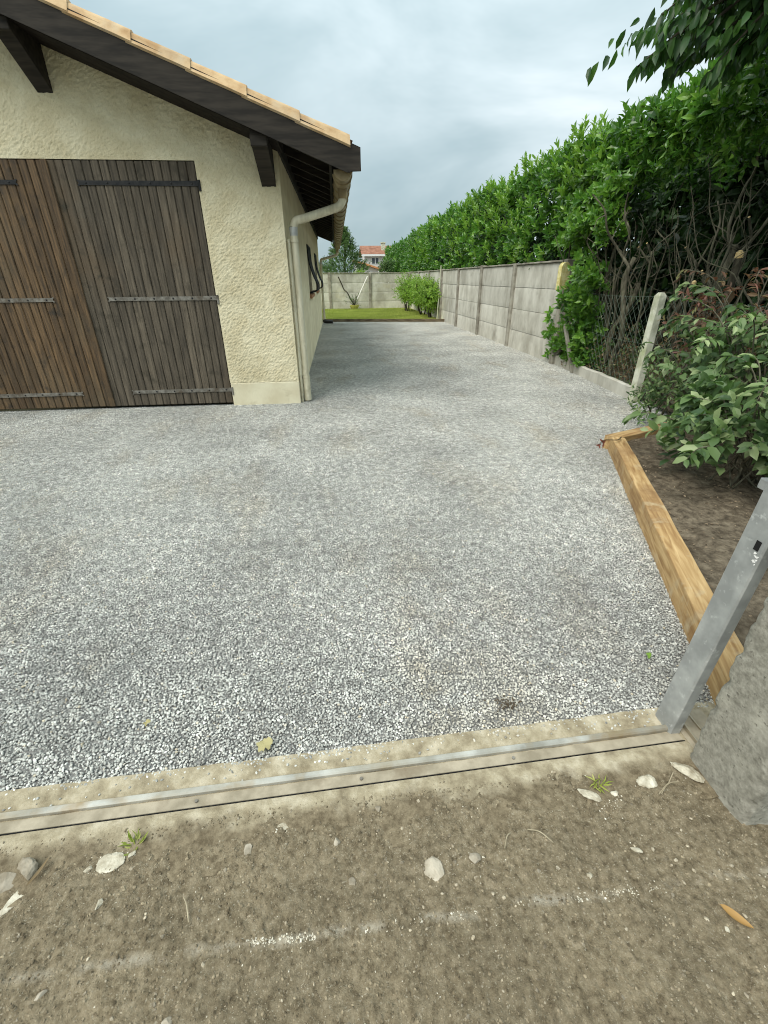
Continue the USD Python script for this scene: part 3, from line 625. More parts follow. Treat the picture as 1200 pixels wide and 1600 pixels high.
# ------------------------------------------------------------------ gate rail, metal post, pillar
t = thing("gate_rail", "long worn steel sliding gate rail set in the concrete sill", "rail")
mb = MB()
pr = [(-.009, .003), (-.0085, .0125), (-.005, .0165), (.005, .0165), (.0085, .0125), (.009, .003)]
w, f = prism(pr, 0, -2.6, .915); n = len(w)
w[:, 1] += 0
mb.add(w @ GM[:3, :3].T + GM[:3, 3], f)
obj("rail_head", mb, M["rail"], t)
w, f = prism([(-.040, .001), (-.040, .0055), (-.0125, .0055), (-.0125, .001)], 0, -2.6, .935)
obj("flange", (w @ GM[:3, :3].T + GM[:3, 3], f), M["flange"], t)
w, f = prism([(-.0432, -.01), (-.0432, .0035), (-.0405, .0035), (-.0405, -.01)], 0, -2.6, .94)
obj("joint", (w @ GM[:3, :3].T + GM[:3, 3], f), M["hole"], t)
for uu in np.arange(-2.3, .9, .46):
    q = gate(uu + .04 * math.sin(uu * 9), -.027)
    m = trimesh.creation.cylinder(.0042, .006, sections=8); m.apply_translation([q[0], q[1], .007])
    obj("screw", m, M["zinc_strap"], t)

t = thing("gate_post", "galvanised steel gate post with a square hole, left of the concrete pillar", "gate post")
PX0, PX1, PY0, PY1 = .908, .943, .788, .858
mb = MB(); mb.box((PX0, PY0, -.05), (PX1, PY1, 1.02), .004)
obj("post_tube", mb, M["galv"], t)
obj("square_hole", MB().box((PX0 - .0012, .801, .628), (PX0 + .01, .814, .652)), M["hole"], t)
rg = np.random.default_rng(3)
mb = MB()
for k in range(7):
    y, z = .794 + rg.uniform(0, .012), .596 + k * .0042 + rg.uniform(-.002, .002)
    v, f = hull(np.column_stack([np.full(8, PX0 - .0006) + rg.uniform(0, .0004, 8), y + rg.normal(0, .0022, 8), z + rg.normal(0, .0026, 8)])); mb.add(v, f)
obj("paint_residue", mb, M["white_paint"], t)
w2, f2 = prism([(PX0 + .022, .868), (PX0 + .030, .8585), (PX0 + .14, .8585), (PX0 + .14, .900), (PX0 + .030, .900), (PX0 + .022, .890)], 1, 0, .022)
w2 = np.column_stack([w2[:, 0], w2[:, 2], .752 + w2[:, 1]])
obj("gate_catch", (w2, f2[:, ::-1]), M["galv"], t)
UsdGeom.Xformable(t).AddTransformOp().Set(Gf.Matrix4d().SetTranslate(Gf.Vec3d(-.906, 0, 0)) * Gf.Matrix4d().SetRotate(Gf.Rotation(Gf.Vec3d(0, 1, 0), 3.7)) * Gf.Matrix4d().SetTranslate(Gf.Vec3d(.906, 0, 0)))
t = thing("steel_bracket", "flat steel plate and bracket on the ground between gate post and pillar", "bracket")
obj("foot_plate", MB().box((PX1 + .004, .735, -.01), (1.06, .86, .006), .001), M["flange"], t)
obj("bracket", MB().box((PX1 + .018, .740, .0065), (PX1 + .024, .842, .020), .001).box((PX1 + .062, .790, .0065), (PX1 + .066, .86, .012), .001), M["rail"], t)

# concrete pillar: rough, chipped arrises
gz = np.concatenate([np.arange(-.06, 1.25, .012)])
def pillar_mesh():
    x0, x1, y0, y1, c = .918, 1.30, .535, .728, .012
    ring = []
    def side(a, b):
        n = max(2, int(np.hypot(*(np.array(b) - a)) / .012)); return [np.array(a) + (np.array(b) - a) * k / n for k in range(n)]
    cr = [(x0 + c, y0), (x1 - c, y0), (x1, y0 + c), (x1, y1 - c), (x1 - c, y1), (x0 + c, y1), (x0, y1 - c), (x0, y0 + c)]
    for k in range(8):
        ring += side(cr[k], cr[(k + 1) % 8])
    ring = np.array(ring); cen = np.array([(x0 + x1) / 2, (y0 + y1) / 2])
    P = np.concatenate([np.tile(ring, (len(gz), 1, 1)), np.repeat(gz[:, None], len(ring), 1)[..., None]], -1)
    out = np.sign(P[..., :2] - cen) * (np.abs(P[..., :2] - cen) > np.array([(x1 - x0) / 2 - .02, (y1 - y0) / 2 - .02]))
    d = .0035 * (fbm(P * 14, 4, 31) - .5) + .0025 * (fbm(P * 55, 3, 32) - .5)
    d = d + np.where(P[..., 2] < .03, .004 - .010 * fbm(P * 30, 2, 4), 0)
    corner = (np.abs(out).sum(-1) == 2)
    d = d - corner * .012 * np.clip(fbm(P * 20, 3, 35) - .45, 0, 1) * 3
    P[..., :2] += out * d[..., None]
    P = np.concatenate([P, P[:, :1]], 1)
    v, f = gridmesh(P.transpose(1, 0, 2))
    top = np.vstack([P[-1, :-1], [[cen[0], cen[1], gz[-1] + .01]]]); n = len(top) - 1
    return MB().add(v, f).add(top, np.stack([np.arange(n), (np.arange(n) + 1) % n, np.full(n, n)], 1))
obj("concrete_pillar", pillar_mesh(), M["pillar"], smooth=40, label="rough weathered grey concrete gate pillar at the right picture edge", cat="pillar")

# ------------------------------------------------------------------ timber edging and the planted bed
def sleeper(p, q, w, h, side, seed):
    d = unit(q - p); nrm = side; Lh = np.linalg.norm(q - p)
    n = int(Lh / .02); s = np.linspace(0, Lh, n)
    c = .005
    prof = [(0, -.06), (.0, h * .45), (0.002, h - c), (c, h), (w * .5, h + .002), (w - c, h), (w, h - c), (w, -.06)]
    P = np.array([[np.append(p + d * si + nrm * a, z) for a, z in prof] for si in s])
    k = fbm(P * [3, 3, 9] + seed, 3, seed) - .5
    P[..., :2] += nrm * (k * .012)[..., None]; P[..., 2] += np.where(P[..., 2] > 0, (fbm(P * [4, 4, 20] + 9, 3, seed + 2) - .5) * .007, 0)
    v, f = gridmesh(P); mb = MB().add(v, f)
    for e in (0, -1):
        r = P[e]; fan = np.array([[0, i, i + 1] for i in range(1, len(r) - 1)])
        mb.add(r, fan if e else fan[:, ::-1])
    return mb
obj("timber_sleeper", sleeper(A0, A1, .102, .112, SN, 1), M["sleeper"], smooth=25, label="long honey-brown timber sleeper edging the planted bed beside the gravel", cat="sleeper")
BD = unit(B1 - A0); BN = np.array([BD[1], -BD[0]])
obj("timber_sleeper", sleeper(A0 + BD * .012 + BN * -.06, B1, .10, .108, BN, 5), M["sleeper_short"], smooth=25, label="short timber sleeper at the far bed corner, partly under the shrub leaves", cat="sleeper")

bedpoly = Polygon([tuple(A1 + SN * .05 + SD * .2), tuple(A0 + SN * .05), tuple(A0 + BN * .0 + BD * .03), tuple(B1), (3.16, 4.5), (3.36, 6.98), (3.36, 21.5), (9, 21.5), (9, .3), (1.2, .3)])
gxs, gys = np.arange(.9, 9.01, .045), np.arange(.3, 8.6, .045)
X_, Y_ = np.meshgrid(gxs, gys, indexing="ij"); p3 = np.stack([X_, Y_, X_ * 0], -1)
hb = .055 + .05 * (fbm(p3 * 2.2, 4, 40) - .5) + .03 * (fbm(p3 * 12, 3, 41) - .5) - .045 * np.exp(-((X_ - 1.1) ** 2 + (Y_ - .8) ** 2) / .15)
cen = p3[:-1, :-1, :2] + .0225
keep = contains_xy(bedpoly, cen[..., 0], cen[..., 1])
obj("garden_bed", gridmesh(np.stack([X_, Y_, hb], -1), keep), M["soil"], smooth=True, kind="structure")
rng = np.random.default_rng(8)
xy = np.column_stack([rng.uniform(1.2, 3.2, 5200), rng.uniform(.8, 3.6, 5200)])
xy = xy[contains_xy(bedpoly.buffer(-.06), xy[:, 0], xy[:, 1])]
ii, jj = ((xy[:, 0] - .9) / .045).astype(int), ((xy[:, 1] - .3) / .045).astype(int)
sv, sf = stones(rng, xy, .004, .022, -.002, .004, .4, 3.0); sv[:, 2] += np.repeat(hb[ii, jj], 12)
obj("soil_crumbs", (sv, sf), M["crumb"], label="brown clods and bark bits covering the bare soil behind the sleeper", cat="soil", kind="stuff", pv=12)

# ------------------------------------------------------------------ the house with the garage doors
WY, WX = 4.95, -.44                                              # front face, side face
SL = .37
rooftop = lambda x: 2.12 + SL * (.26 - x)                         # top of the barge board
RID = -4.2
house = thing("house", "cream rendered house with brown garage doors and a dark tiled gable roof", "house")


def stucco_amp(p):
    a = fbm(p * [74, 74, 84], 3, 61); b = fbm(p * [125, 125, 125], 2, 62)
    return .024 * np.clip(a - .40, 0, .3) + .009 * (b - .5)


st_ = .009
xs_ = np.arange(-4.0, WX + 1e-6, st_); xs_ = np.append(xs_[xs_ < WX - .004], WX); zs_ = np.arange(.235, 3.75, st_)
X_, Z_ = np.meshgrid(xs_, zs_, indexing="ij")
dx0, dx1, dz1 = -3.585, -1.15, 2.112
# snap the grid to the door opening
X_ = np.where(np.abs(X_ - dx1) < st_ / 2, dx1, X_); Z_ = np.where(np.abs(Z_ - dz1) < st_ / 2, dz1, Z_)
P = np.stack([X_, np.full_like(X_, WY), Z_], -1)
amp = stucco_amp(P) * np.clip((WX - X_) / .03, .15, 1)
amp *= np.where((X_ <= dx1 + .02) & (Z_ <= dz1 + .02), .3, 1)
P[..., 1] -= amp
ck = (P[:-1, :-1] + P[1:, 1:]) / 2
keep = (ck[..., 2] < rooftop(ck[..., 0]) - .10) & ~((ck[..., 0] < dx1 - .003) & (ck[..., 2] < dz1 - .003))
front = part("front_wall", house)
obj("render_coat", gridmesh(P, keep), M["stucco"], front, smooth=True)
obj("plinth", MB().box((dx1 + .003, WY - .006, -.05), (WX + .004, WY + .25, .233), .006), M["plinth"], front)
obj("masonry", MB().box((-8.0, WY + .004, -.05), (-4.0, WY + .2, 2.2)).box((dx1 + .001, WY + .02, -.05), (WX - .01, WY + .2, 2.25)).box((-4.0, WY + .02, dz1 + .001), (dx1, WY + .2, 2.5)), M["stucco"], front)
# side wall with two window openings
wins = [(8.62, 9.62, .96, 1.72), (11.62, 12.62, .96, 1.72)]
ys_ = np.arange(WY, 14.901, .02); zs2 = np.arange(0.0, 2.41, .02)
Y_, Z_ = np.meshgrid(ys_, zs2, indexing="ij"); P = np.stack([np.full_like(Y_, WX), Y_, Z_], -1)
P[..., 0] += (.010 * (fbm(P * 24, 3, 66) - .4)) * np.clip((Y_ - WY) / .06, 0, 1)
cy, cz = (Y_ + .01)[:-1, :-1], (Z_ + .01)[:-1, :-1]
keep = np.ones(cy.shape, bool)
for a, b, c, d in wins:
    keep &= ~((cy > a) & (cy < b) & (cz > c) & (cz < d))
obj("side_wall", gridmesh(P, keep), M["stucco"], house, smooth=True)
obj("rear_wall", MB().box((-8.0, 14.86, -.05), (WX - .002, 14.9, 2.4)), M["stucco"], house)
for a, b, c, d in wins:
    wn = part("window", house)
    obj("reveal", MB().box((WX - .16, a - .02, c), (WX - .004, a, d)).box((WX - .16, b, c), (WX - .004, b + .02, d)).box((WX - .16, a, d), (WX - .004, b, d + .02)), M["stucco"], wn)
    obj("frame", MB().box((WX - .15, a, c), (WX - .11, a + .06, d)).box((WX - .15, b - .06, c), (WX - .11, b, d)).box((WX - .15, a + .06, d - .06), (WX - .11, b - .06, d)).box((WX - .15, a + .06, c), (WX - .11, b - .06, c + .06)).box((WX - .15, (a + b) / 2 - .03, c + .06), (WX - .11, (a + b) / 2 + .03, d - .06)), M["dark_wood"], wn)
    obj("pane", MB().box((WX - .135, a + .06, c + .06), (WX - .13, b - .06, d - .06)), M["far_glass"], wn)
    obj("sill", MB().box((WX - .16, a - .03, c - .06), (WX + .045, b + .03, c), .008), M["roof_tile"], wn)
    gr = part("window_grille", house)                            # bellied wrought-iron bars
    for yy in np.linspace(a + .03, b - .03, 8):
        obj("bar", MB().tube(bez([(WX + .01, yy, d - .02), (WX + .022, yy, c + .50), (WX + .075, yy, c + .30), (WX + .135, yy, c + .15), (WX + .12, yy, c + .06), (WX + .05, yy, c + .035), (WX + .01, yy, c + .03)], 5), .011, 6), M["black_iron"], gr, smooth=True)
    for xx, zz in ((WX + .012, d - .03), (WX + .138, c + .14), (WX + .03, c + .035)):
        obj("cross_bar", MB().box((xx - .006, a + .01, zz - .012), (xx + .006, b - .01, zz + .012)), M["black_iron"], gr)

# garage doors: planks, straps, pins
def door_leaf(name, x0, x1, n, mat, xs0, xs1, hinge_at, label):
    d = part(name, house, label)
    w = (x1 - x0) / n; rg = np.random.default_rng(int(-x0 * 100))
    for k in range(n):
        off = rg.uniform(-.0012, .0012)
        obj("plank", MB().box((x0 + k * w + .0022, WY + .004 + off, .028), (x0 + (k + 1) * w - .0022, WY + .034, dz1 - .006), .0065), mat, d)
    obj("backing", MB().box((x0 + .004, WY + .030, .03), (x1 - .004, WY + .045, dz1 - .008)), M["hole"], d)
    for z, mm in ((1.945, "black_iron"), (1.042, "zinc_strap"), (.168, "zinc_strap")):
        s = obj("hinge_strap", None or strap(xs0, xs1, z, hinge_at), M[mm], d)
        for q in np.linspace(xs0 + .05, xs1 - .05, 6):
            m = trimesh.creation.icosphere(1, .0085); v = np.array(m.vertices) * [1, .5, 1] + [q, WY - .0035, z]
            obj("bolt", (v, np.array(m.faces)), M["black_iron"], d, smooth=True)
    return d


def strap(x0, x1, z, hinge_at):
    e = x0 if hinge_at > 0 else x1; sgn = -1 if hinge_at > 0 else 1; o = x1 if hinge_at > 0 else x0
    pts = [(o, z - .019), (o, z + .019)] + [(e, z + .016), (e + sgn * .012, z + .024), (e + sgn * .02, z + .017), (e + sgn * .008, z + .004), (e + sgn * .008, z - .004), (e + sgn * .02, z - .017), (e + sgn * .012, z - .024), (e, z - .016)]
    w, f = prism(Polygon(pts).buffer(0).exterior.coords[:-1], 1, WY - .003, WY + .0035)
    mb = MB().add(w, f)
    if hinge_at > 0:
        mb.tube([(o + .012, WY - .004, z - .055), (o + .012, WY - .004, z + .026)], .011, 8)
        mb.tube([(o + .012, WY - .004, z - .04), (o + .016, WY + .03, z - .04)], .009, 6)
    return mb


door_leaf("garage_door", -2.372, -1.153, 17, M["plank_grey"], -2.135, -1.15, 1, "grey-brown weathered right leaf of the garage door")
door_leaf("garage_door", -3.583, -2.380, 17, M["plank_brown"], -3.58, -2.655, -1, "redder brown left leaf of the garage door")
obj("door_stop", MB().box((-2.405, WY - .014, .03), (-2.352, WY + .003, dz1 - .01), .005), M["plank_brown"], house)

# roof, barge board, soffit, brackets, rake tiles
EX = .20
rf = lambda x: rooftop(x) - .012
roofv = MB()
xx = np.linspace(RID, EX, 12); nyw = 260
yy = np.linspace(4.60, 15.05, nyw)
for sgn in (1, -1):
    X_, Y_ = np.meshgrid(xx, yy, indexing="ij")
    Z_ = rf(X_) + .045 + .03 * np.abs(np.sin(Y_ * math.pi / .21))
    Xm = X_ if sgn > 0 else 2 * RID - X_
    v, f = gridmesh(np.stack([Xm, Y_, Z_], -1)); roofv.add(v, f if sgn > 0 else f[:, ::-1])
roof = part("roof", house)
obj("tile_field", roofv, M["roof_tile"], roof, smooth=30)
deck = MB()
for sgn in (1, -1):
    w, f = prism([(EX - .02, rf(EX - .02)), (RID, rf(RID)), (RID, rf(RID) - .03), (EX - .02, rf(EX - .02) - .03)], 1, 4.535, 15.0)
    if sgn < 0:
        w[:, 0] = 2 * RID - w[:, 0]; f = f[:, ::-1]
    deck.add(w, f)
obj("roof_deck", deck, M["soffit"], roof)
# soffit boards of the front overhang and rafters of the side eave
for k in range(3):
    y0 = 4.545 + k * .137
    w, f = prism([(WX + .03, rf(WX + .03) - .172), (RID, rf(RID) - .172), (RID, rf(RID) - .190), (WX + .03, rf(WX + .03) - .190)], 1, y0, y0 + .133)
    obj("soffit_board", (w, f), M["soffit"], roof)
obj("end_board", MB().box((WX + .03, 4.545, rf(WX) - .20), (WX + .045, 4.952, rf(WX) - .04)), M["soffit"], roof)
obj("frieze_board", MB().box((WX - .02, WY + .004, rf(WX) - .19), (WX + .022, 14.89, rf(WX) - .03), .003), M["dark_wood"], roof)
for y0 in np.arange(4.96, 14.9, .43):
    w, f = prism([(WX - .2, rf(WX - .2) - .031), (-.004, rf(-.004) - .031), (-.004, rf(-.004) - .105), (WX - .2, rf(WX - .2) - .105)][::-1], 1, y0, y0 + .06)
    obj("rafter", (w, f), M["dark_wood"], roof)
fz = rf(.01)
obj("fascia_board", MB().box((-.002, 4.54, fz - .155), (.022, 14.95, fz - .032), .003), M["dark_wood"], roof)
xb = np.array([.26, RID])
def board(x0, x1, top, bot, ya, yb, cut=None):
    lo = lambda x: max(rooftop(x) + bot, cut if cut else -9)
    k = x0 if not cut else x0 - (cut - (rooftop(x0) + bot)) / SL
    o = [(x0, lo(x0)), (x0, rooftop(x0) + top), (x1, rooftop(x1) + top), (x1, rooftop(x1) + bot)] + ([(k, cut)] if cut else [])
    w, f = prism(o, 1, ya, yb)
    return w, f[:, ::-1] if Polygon(o).exterior.is_ccw else f
w, f = prism([(.255, 1.972), (.255, rooftop(.255)), (RID, rooftop(RID)), (RID, rooftop(RID) - .20), (.160, 1.972 - .012), (.175, 1.968)], 1, 4.5, 4.53)
barge = obj("barge_board", (w, f), M["dark_wood"], roof)
w, f = prism([(.150, rooftop(.150) - .206), (.150, rooftop(.150) - .188), (RID, rooftop(RID) - .188), (RID, rooftop(RID) - .206)], 1, 4.492, 4.4995)
obj("barge_trim", (w, f), M["dark_wood"], roof)
w, f = prism([(2 * RID - .26, rooftop(.26)), (RID, rooftop(RID)), (RID, rooftop(RID) - .2), (2 * RID - .26, rooftop(.26) - .2)], 1, 4.5, 4.53)
obj("barge_board", (w, f), M["dark_wood"], roof)
for xa, xb_, zl in ((-.60, -.478, 1.915), (-2.272, -2.155, 2.515)):
    zt = lambda x: rooftop(x) - .07
    top0 = rooftop(xb_) - .208
    wz = [(4.535, top0 + .045), (4.535, top0 - .045), (4.60, top0 - .075), (WY + .02, zl), (WY + .02, top0 + .045)]
    w, f = prism(wz, 0, xa, xb_)
    obj("purlin_bracket", (w, f), M["dark_wood"], roof)
    obj("bracket_cap", MB().box((xa - .004, 4.531, top0 - .058), (xb_ + .004, 4.58, top0 + .012), .004), M["dark_wood"], roof)
k = 0
xj = .175
while xj > RID:
    x0, x1 = xj, xj - .42
    P = []
    for s in np.linspace(0, 1, 5):
        x = x0 + (x1 - x0) * s; r = .054 - .008 * s; zc = rooftop(x) + .012 - .010 * s
        if s == 0:
            zc -= .002
        prof = [(4.488 - .004 * (1 - s), zc - .03)] + [(4.565 - (r + .006) * math.cos(a), zc + r * math.sin(a) * .95) for a in np.linspace(.12, math.pi - .3, 10)]
        P.append([(x, y, z) for y, z in prof])
    P = np.array(P); Q = P.copy(); Q[..., 2] -= .013; Q[..., 1] += np.where(np.arange(P.shape[1])[None] < 2, .013, 0)
    v, f = gridmesh(P); mb = MB().add(v, f[:, ::-1]); v, f = gridmesh(Q); mb.add(v, f)
    for e, rv in ((0, False), (-1, True)):
        n = P.shape[1]; v = np.vstack([P[e], Q[e]]); ff = np.array([[i, i + 1, n + i + 1, n + i] for i in range(n - 1)]); mb.add(v, ff if not rv else ff[:, ::-1])
    v = np.vstack([P[:, 0], Q[:, 0]]); n = len(P); mb.add(v, np.array([[i, n + i, n + i + 1, i + 1] for i in range(n - 1)]))
    obj("rake_tile", mb, M["rake_tile"], roof, smooth=35)
    xj -= .38; k += 1

# gutter and downpipes
gut = part("gutter", house)
gr_, gcx, gcz = .075, .108, 1.985
prof = [(gcx + gr_ * math.cos(a), gcz + gr_ * math.sin(a)) for a in np.linspace(math.pi, 2 * math.pi, 13)]
P = np.array([[(x, y, z) for x, z in prof] for y in np.linspace(4.545, 14.95, 30)])
v, f = gridmesh(P); mb = MB().add(v, f); Q = P.copy(); Q[..., 0] = gcx + (P[..., 0] - gcx) * .95; Q[..., 2] = gcz + (P[..., 2] - gcz) * .95
v, f = gridmesh(Q); mb.add(v, f[:, ::-1])
e = P[0]; mb.add(np.vstack([e, [[gcx, 4.545, gcz]]]), np.array([[i, i + 1, 13] for i in range(12)]))
obj("trough", mb, M["gutter"], gut, smooth=40)
obj("bead", MB().tube([(gcx + gr_, 4.545, gcz), (gcx + gr_, 14.95, gcz)], .009, 8), M["gutter"], gut, smooth=True)
for y0 in np.arange(4.72, 14.9, .45):
    pp = [(gcx + (gr_ + .004) * math.cos(a), y0, gcz + (gr_ + .004) * math.sin(a)) for a in np.linspace(math.pi, 2 * math.pi, 13)]
    obj("gutter_hook", MB().tube(pp, .007, 4), M["gutter"], gut)


def downpipe(y, xw, foot):
    d = part("downpipe", house)
    top = bez([(gcx, y - .06, gcz - .05), (gcx, y - .055, gcz - .13), (gcx - .03, y - .05, gcz - .19), (gcx - .12, y - .03, gcz - .222), (xw + .11, y - .005, gcz - .285), (xw + .03, y, gcz - .305), (xw, y, gcz - .36)], 7)
    obj("offset_bend", MB().tube(top, .036, 14), M["gutter"] if False else M["pipe"], d, smooth=True)
    obj("outlet", MB().tube([(gcx, y - .06, gcz - .02), (gcx, y - .057, gcz - .14)], [.05, .039], 14), M["gutter"], d, smooth=True)
    obj("sleeve", MB().tube([(xw, y, 1.63), (xw, y, 1.56)], [.041, .037], 14), M["zinc"], d, smooth=40)
    obj("pipe", MB().tube([(xw, y, 1.60), (xw, y, .9), (xw, y, .24)], .0355, 16), M["pipe"], d, smooth=40)
    obj("pipe_foot", MB().tube([(xw, y, .245), (xw, y, .015)], .040, 16), M["pipe"], d, smooth=40)
    for z in (1.52, .26):
        obj("pipe_clip", MB().tube([(xw, y, z - .012), (xw, y, z + .012)], .042, 14).box((WX - .01, y - .012, z - .01), (xw - .03, y + .012, z + .01)), M["pipe"], d, smooth=40)
    if foot:
        obj("shoe", MB().tube(bez([(xw, y, .09), (xw + .03, y - .03, .05), (xw + .24, y - .12, .045)], 5), .05, 10), M["black_iron"], d, smooth=40)


downpipe(5.04, WX + .075, False)
downpipe(14.78, WX + .06, True)
obj("conduit", MB().tube([(WX + .022, 5.0, .0), (WX + .022, 5.0, 1.53)], .013, 8).tube([(WX + .018, 5.085, .0), (WX + .018, 5.085, 1.5)], .009, 8), M["pipe"], house, smooth=40)

# ------------------------------------------------------------------ concrete fences
def fence(name, pts, label, seed, face, zt=1.385, last=None):
    """Posts at pts; between them four slabs, each slightly out of line, and a coping."""
    t = thing(name, label, "fence")
    rg = np.random.default_rng(seed)
    for i, p in enumerate(pts):
        p = np.array(p); d = np.array(pts[min(i + 1, len(pts) - 1)]) - np.array(pts[max(i - 1, 0)]); a = math.atan2(d[1], d[0])
        Mx = rotz(a + rg.normal(0, .01), (p[0], p[1], 0))
        mb = MB().box((-.055, -.065, -.1), (.055, .065, zt + .035 + rg.uniform(-.01, .015)), .012, Mx)
        obj("post", mb, M["fence_post"], t)
    for i in range(len(pts) - 1):
        a, b = np.array(pts[i]), np.array(pts[i + 1]); d = b - a; Lh = np.linalg.norm(d); Mx = rotz(math.atan2(d[1], d[0]), (a[0], a[1], 0))
        z = -.08; hs = [.40, .355, .355, .355]
        for k in range(4):
            o = rg.uniform(-.006, .006); z1 = min(z + hs[k], zt - .003)
            nx, nz = max(8, int(Lh / .05)), 9
            PX, PZ = np.meshgrid(np.linspace(.02, Lh - .02, nx), np.linspace(z + .004, z1 - .004, nz), indexing="ij")
            mb = MB()
            for sgn in (-1, 1):
                ed = np.minimum(np.minimum(PZ - z, z1 - PZ) / .02, 1)
                q = np.stack([PX, PX * 0, PZ], -1)
                off = o + sgn * (.019 - .006 * (1 - ed)) + .004 * (fbm(q * 5 + i * 7 + k, 3, seed) - .5)
                v = np.stack([PX, off, PZ], -1); v, f = gridmesh(v)
                v = v @ Mx[:3, :3].T + Mx[:3, 3]; mb.add(v, f if sgn < 0 else f[:, ::-1])
            r = np.linspace(.02, Lh - .02, nx)
            for zz, up in ((z1 - .004, True), (z + .004, False)):
                v = np.vstack([np.column_stack([r, np.full(nx, o - .013), np.full(nx, zz)]), np.column_stack([r, np.full(nx, o + .013), np.full(nx, zz)])])
                q = np.array([[j, j + 1, nx + j + 1, nx + j] for j in range(nx - 1)]); mb.add(v @ Mx[:3, :3].T + Mx[:3, 3], q if up else q[:, ::-1])
            obj("panel", mb, M["fence_panel"], t, smooth=30)
            z += hs[k]
        obj("coping", MB().box((.056, -.045, zt), (Lh - .056, .045, zt + .026), .006, Mx), M["fence_post"], t)
    return t


FX = lambda y: 3.31 - .008 * (y - 6.98)
side_posts = [(FX(y), y) for y in (6.98, 9.0, 11.03, 13.05, 15.05, 17.05, 19.05, 21.15)]
fence("concrete_fence", side_posts, "long pale concrete slab fence along the right of the driveway under the hedge", 2, -1)
back_posts = [(x, 21.3) for x in (-3.9, -2.05, -.23, 1.47, 3.12)]
fence("concrete_fence", back_posts, "grey concrete slab fence across the far end behind the lawn", 3, -1)

# old concrete post end with yellow lichen, rounded at the top
arch = [(-.072, 0), (.072, 0), (.072, .24)] + [(.072 * math.cos(a), .27 + .075 * math.sin(a)) for a in np.linspace(.15, math.pi - .15, 9)] + [(-.072, .24)]
w, f = prism(arch, 1, -.035, .035)
w = w @ rotz(.25)[:3, :3].T + [3.165, 6.80, 1.03]
obj("round_topped_slab", (w, f), M["lichen"], smooth=30, label="yellow lichen-covered round-topped slab at the near end of the concrete fence", cat="slab")

# leaning concrete post, splintered stake, low gravel board, wire mesh
def leaning(name, base, top, w, mat, label, cat, chm=.01):
    base, top = np.array(base, float), np.array(top, float); z = unit(top - base); x = unit(np.cross([0, 1.0, 0], z)); y = np.cross(z, x); Lh = np.linalg.norm(top - base)
    Mx = np.eye(4); Mx[:3, 0], Mx[:3, 1], Mx[:3, 2], Mx[:3, 3] = x, y, z, base
    n = 30; zz = np.append(np.linspace(-.15, Lh - .03, n), [Lh]); P = []
    for k, s in enumerate(zz):
        h = w / 2 * (1 if k < n else .55); c = chm
        P.append([(h, -h + c, s), (h, h - c, s), (h - c, h, s), (-h + c, h, s), (-h, h - c, s), (-h, -h + c, s), (-h + c, -h, s), (h - c, -h, s), (h, -h + c, s)])
    P = np.array(P) * 1.0
    P[..., :2] *= (1 + .05 * (fbm(P * [3, 3, 12] + 3, 3, 71) - .5))[..., None]
    v, f = gridmesh(P); mb = MB().add(v, f[:, ::-1]); r = P[-1, :-1]; mb.add(r, np.array([[0, i, i + 1] for i in range(1, 7)]))
    v, f = mb.get(); return obj(name, (v @ Mx[:3, :3].T + Mx[:3, 3], f), mat, smooth=35, label=label, cat=cat)


leaning("concrete_post", (3.115, 4.56, 0), (3.115, 4.53, 1.055), .085, M["old_post"], "mossy pale concrete post standing free at the end of the low kerb by the shrub", "post")
leaning("broken_stake", (3.235, 6.20, 0), (3.11, 6.40, .62), .045, M["fence_post"], "thin broken grey stake leaning in the bright leaves beside the fence end", "stake", .006)
kp0, kp1 = np.array([3.315, 6.93]), np.array([3.135, 4.60]); kd = kp1 - kp0
n = 50; PXs = np.linspace(0, np.linalg.norm(kd), n); P = []
for s in PXs:
    b = kp0 + unit(kd) * s; nn = np.array([-unit(kd)[1], unit(kd)[0]])
    nn = nn if nn[0] > 0 else -nn
    e = .006 * (fbm(np.array([[s * 6, 1, 2]]), 3, 9)[0] - .5) * 3
    P.append([np.append(b - nn * .02, -.05), np.append(b - nn * .02, .125 + e), np.append(b - nn * .012, .135 + e), np.append(b + nn * .025, .135 + e), np.append(b + nn * .03, -.05)])
v, f = gridmesh(np.array(P)); obj("low_kerb", (v, f[:, ::-1]), M["fence_panel"], smooth=35, label="low concrete kerb strip between the fence end and the leaning concrete post", cat="kerb")
t = thing("wire_fence", "sagging green wire mesh between the concrete post and the fence end", "wire fence")
kq0, kq1 = np.array([3.42, 6.9]), np.array([3.17, 4.6])


def mesh_bay(a, b, z0, z1, nm):
    Lh = np.linalg.norm(b - a); cw = .055; nx = int(Lh / cw); nz = int((z1 - z0) / .05); mb = MB()
    for i in range(nx):
        pts = []
        for k in range(nz + 1):
            s = (i + (.5 if k % 2 else -.5) * (1 if i % 2 else -1) * .96 + .5) * cw; q = a + (b - a) * np.clip(s / Lh, 0, 1)
            pts.append((q[0] + .02 * math.sin(s * 3 + k * .4), q[1], z0 + (z1 - z0) * k / nz - .02 * math.sin(math.pi * s / Lh)))
        mb.tube(pts, .0016, 3, False)
    obj(nm, mb, M["wire"], t)
    for zz in (z0 + .03, (z0 + z1) / 2, z1):
        pts = [(a[0] + (b - a)[0] * s, a[1] + (b - a)[1] * s, zz - .03 * math.sin(math.pi * s)) for s in np.linspace(0, 1, 14)]
        obj("strand", MB().tube(pts, .0016, 4), M["wire"], t)


mesh_bay(kq0, kq1, .12, 1.02, "mesh")
mesh_bay(np.array([3.16, 4.5]), np.array([3.05, 2.2]), .12, 1.02, "mesh")

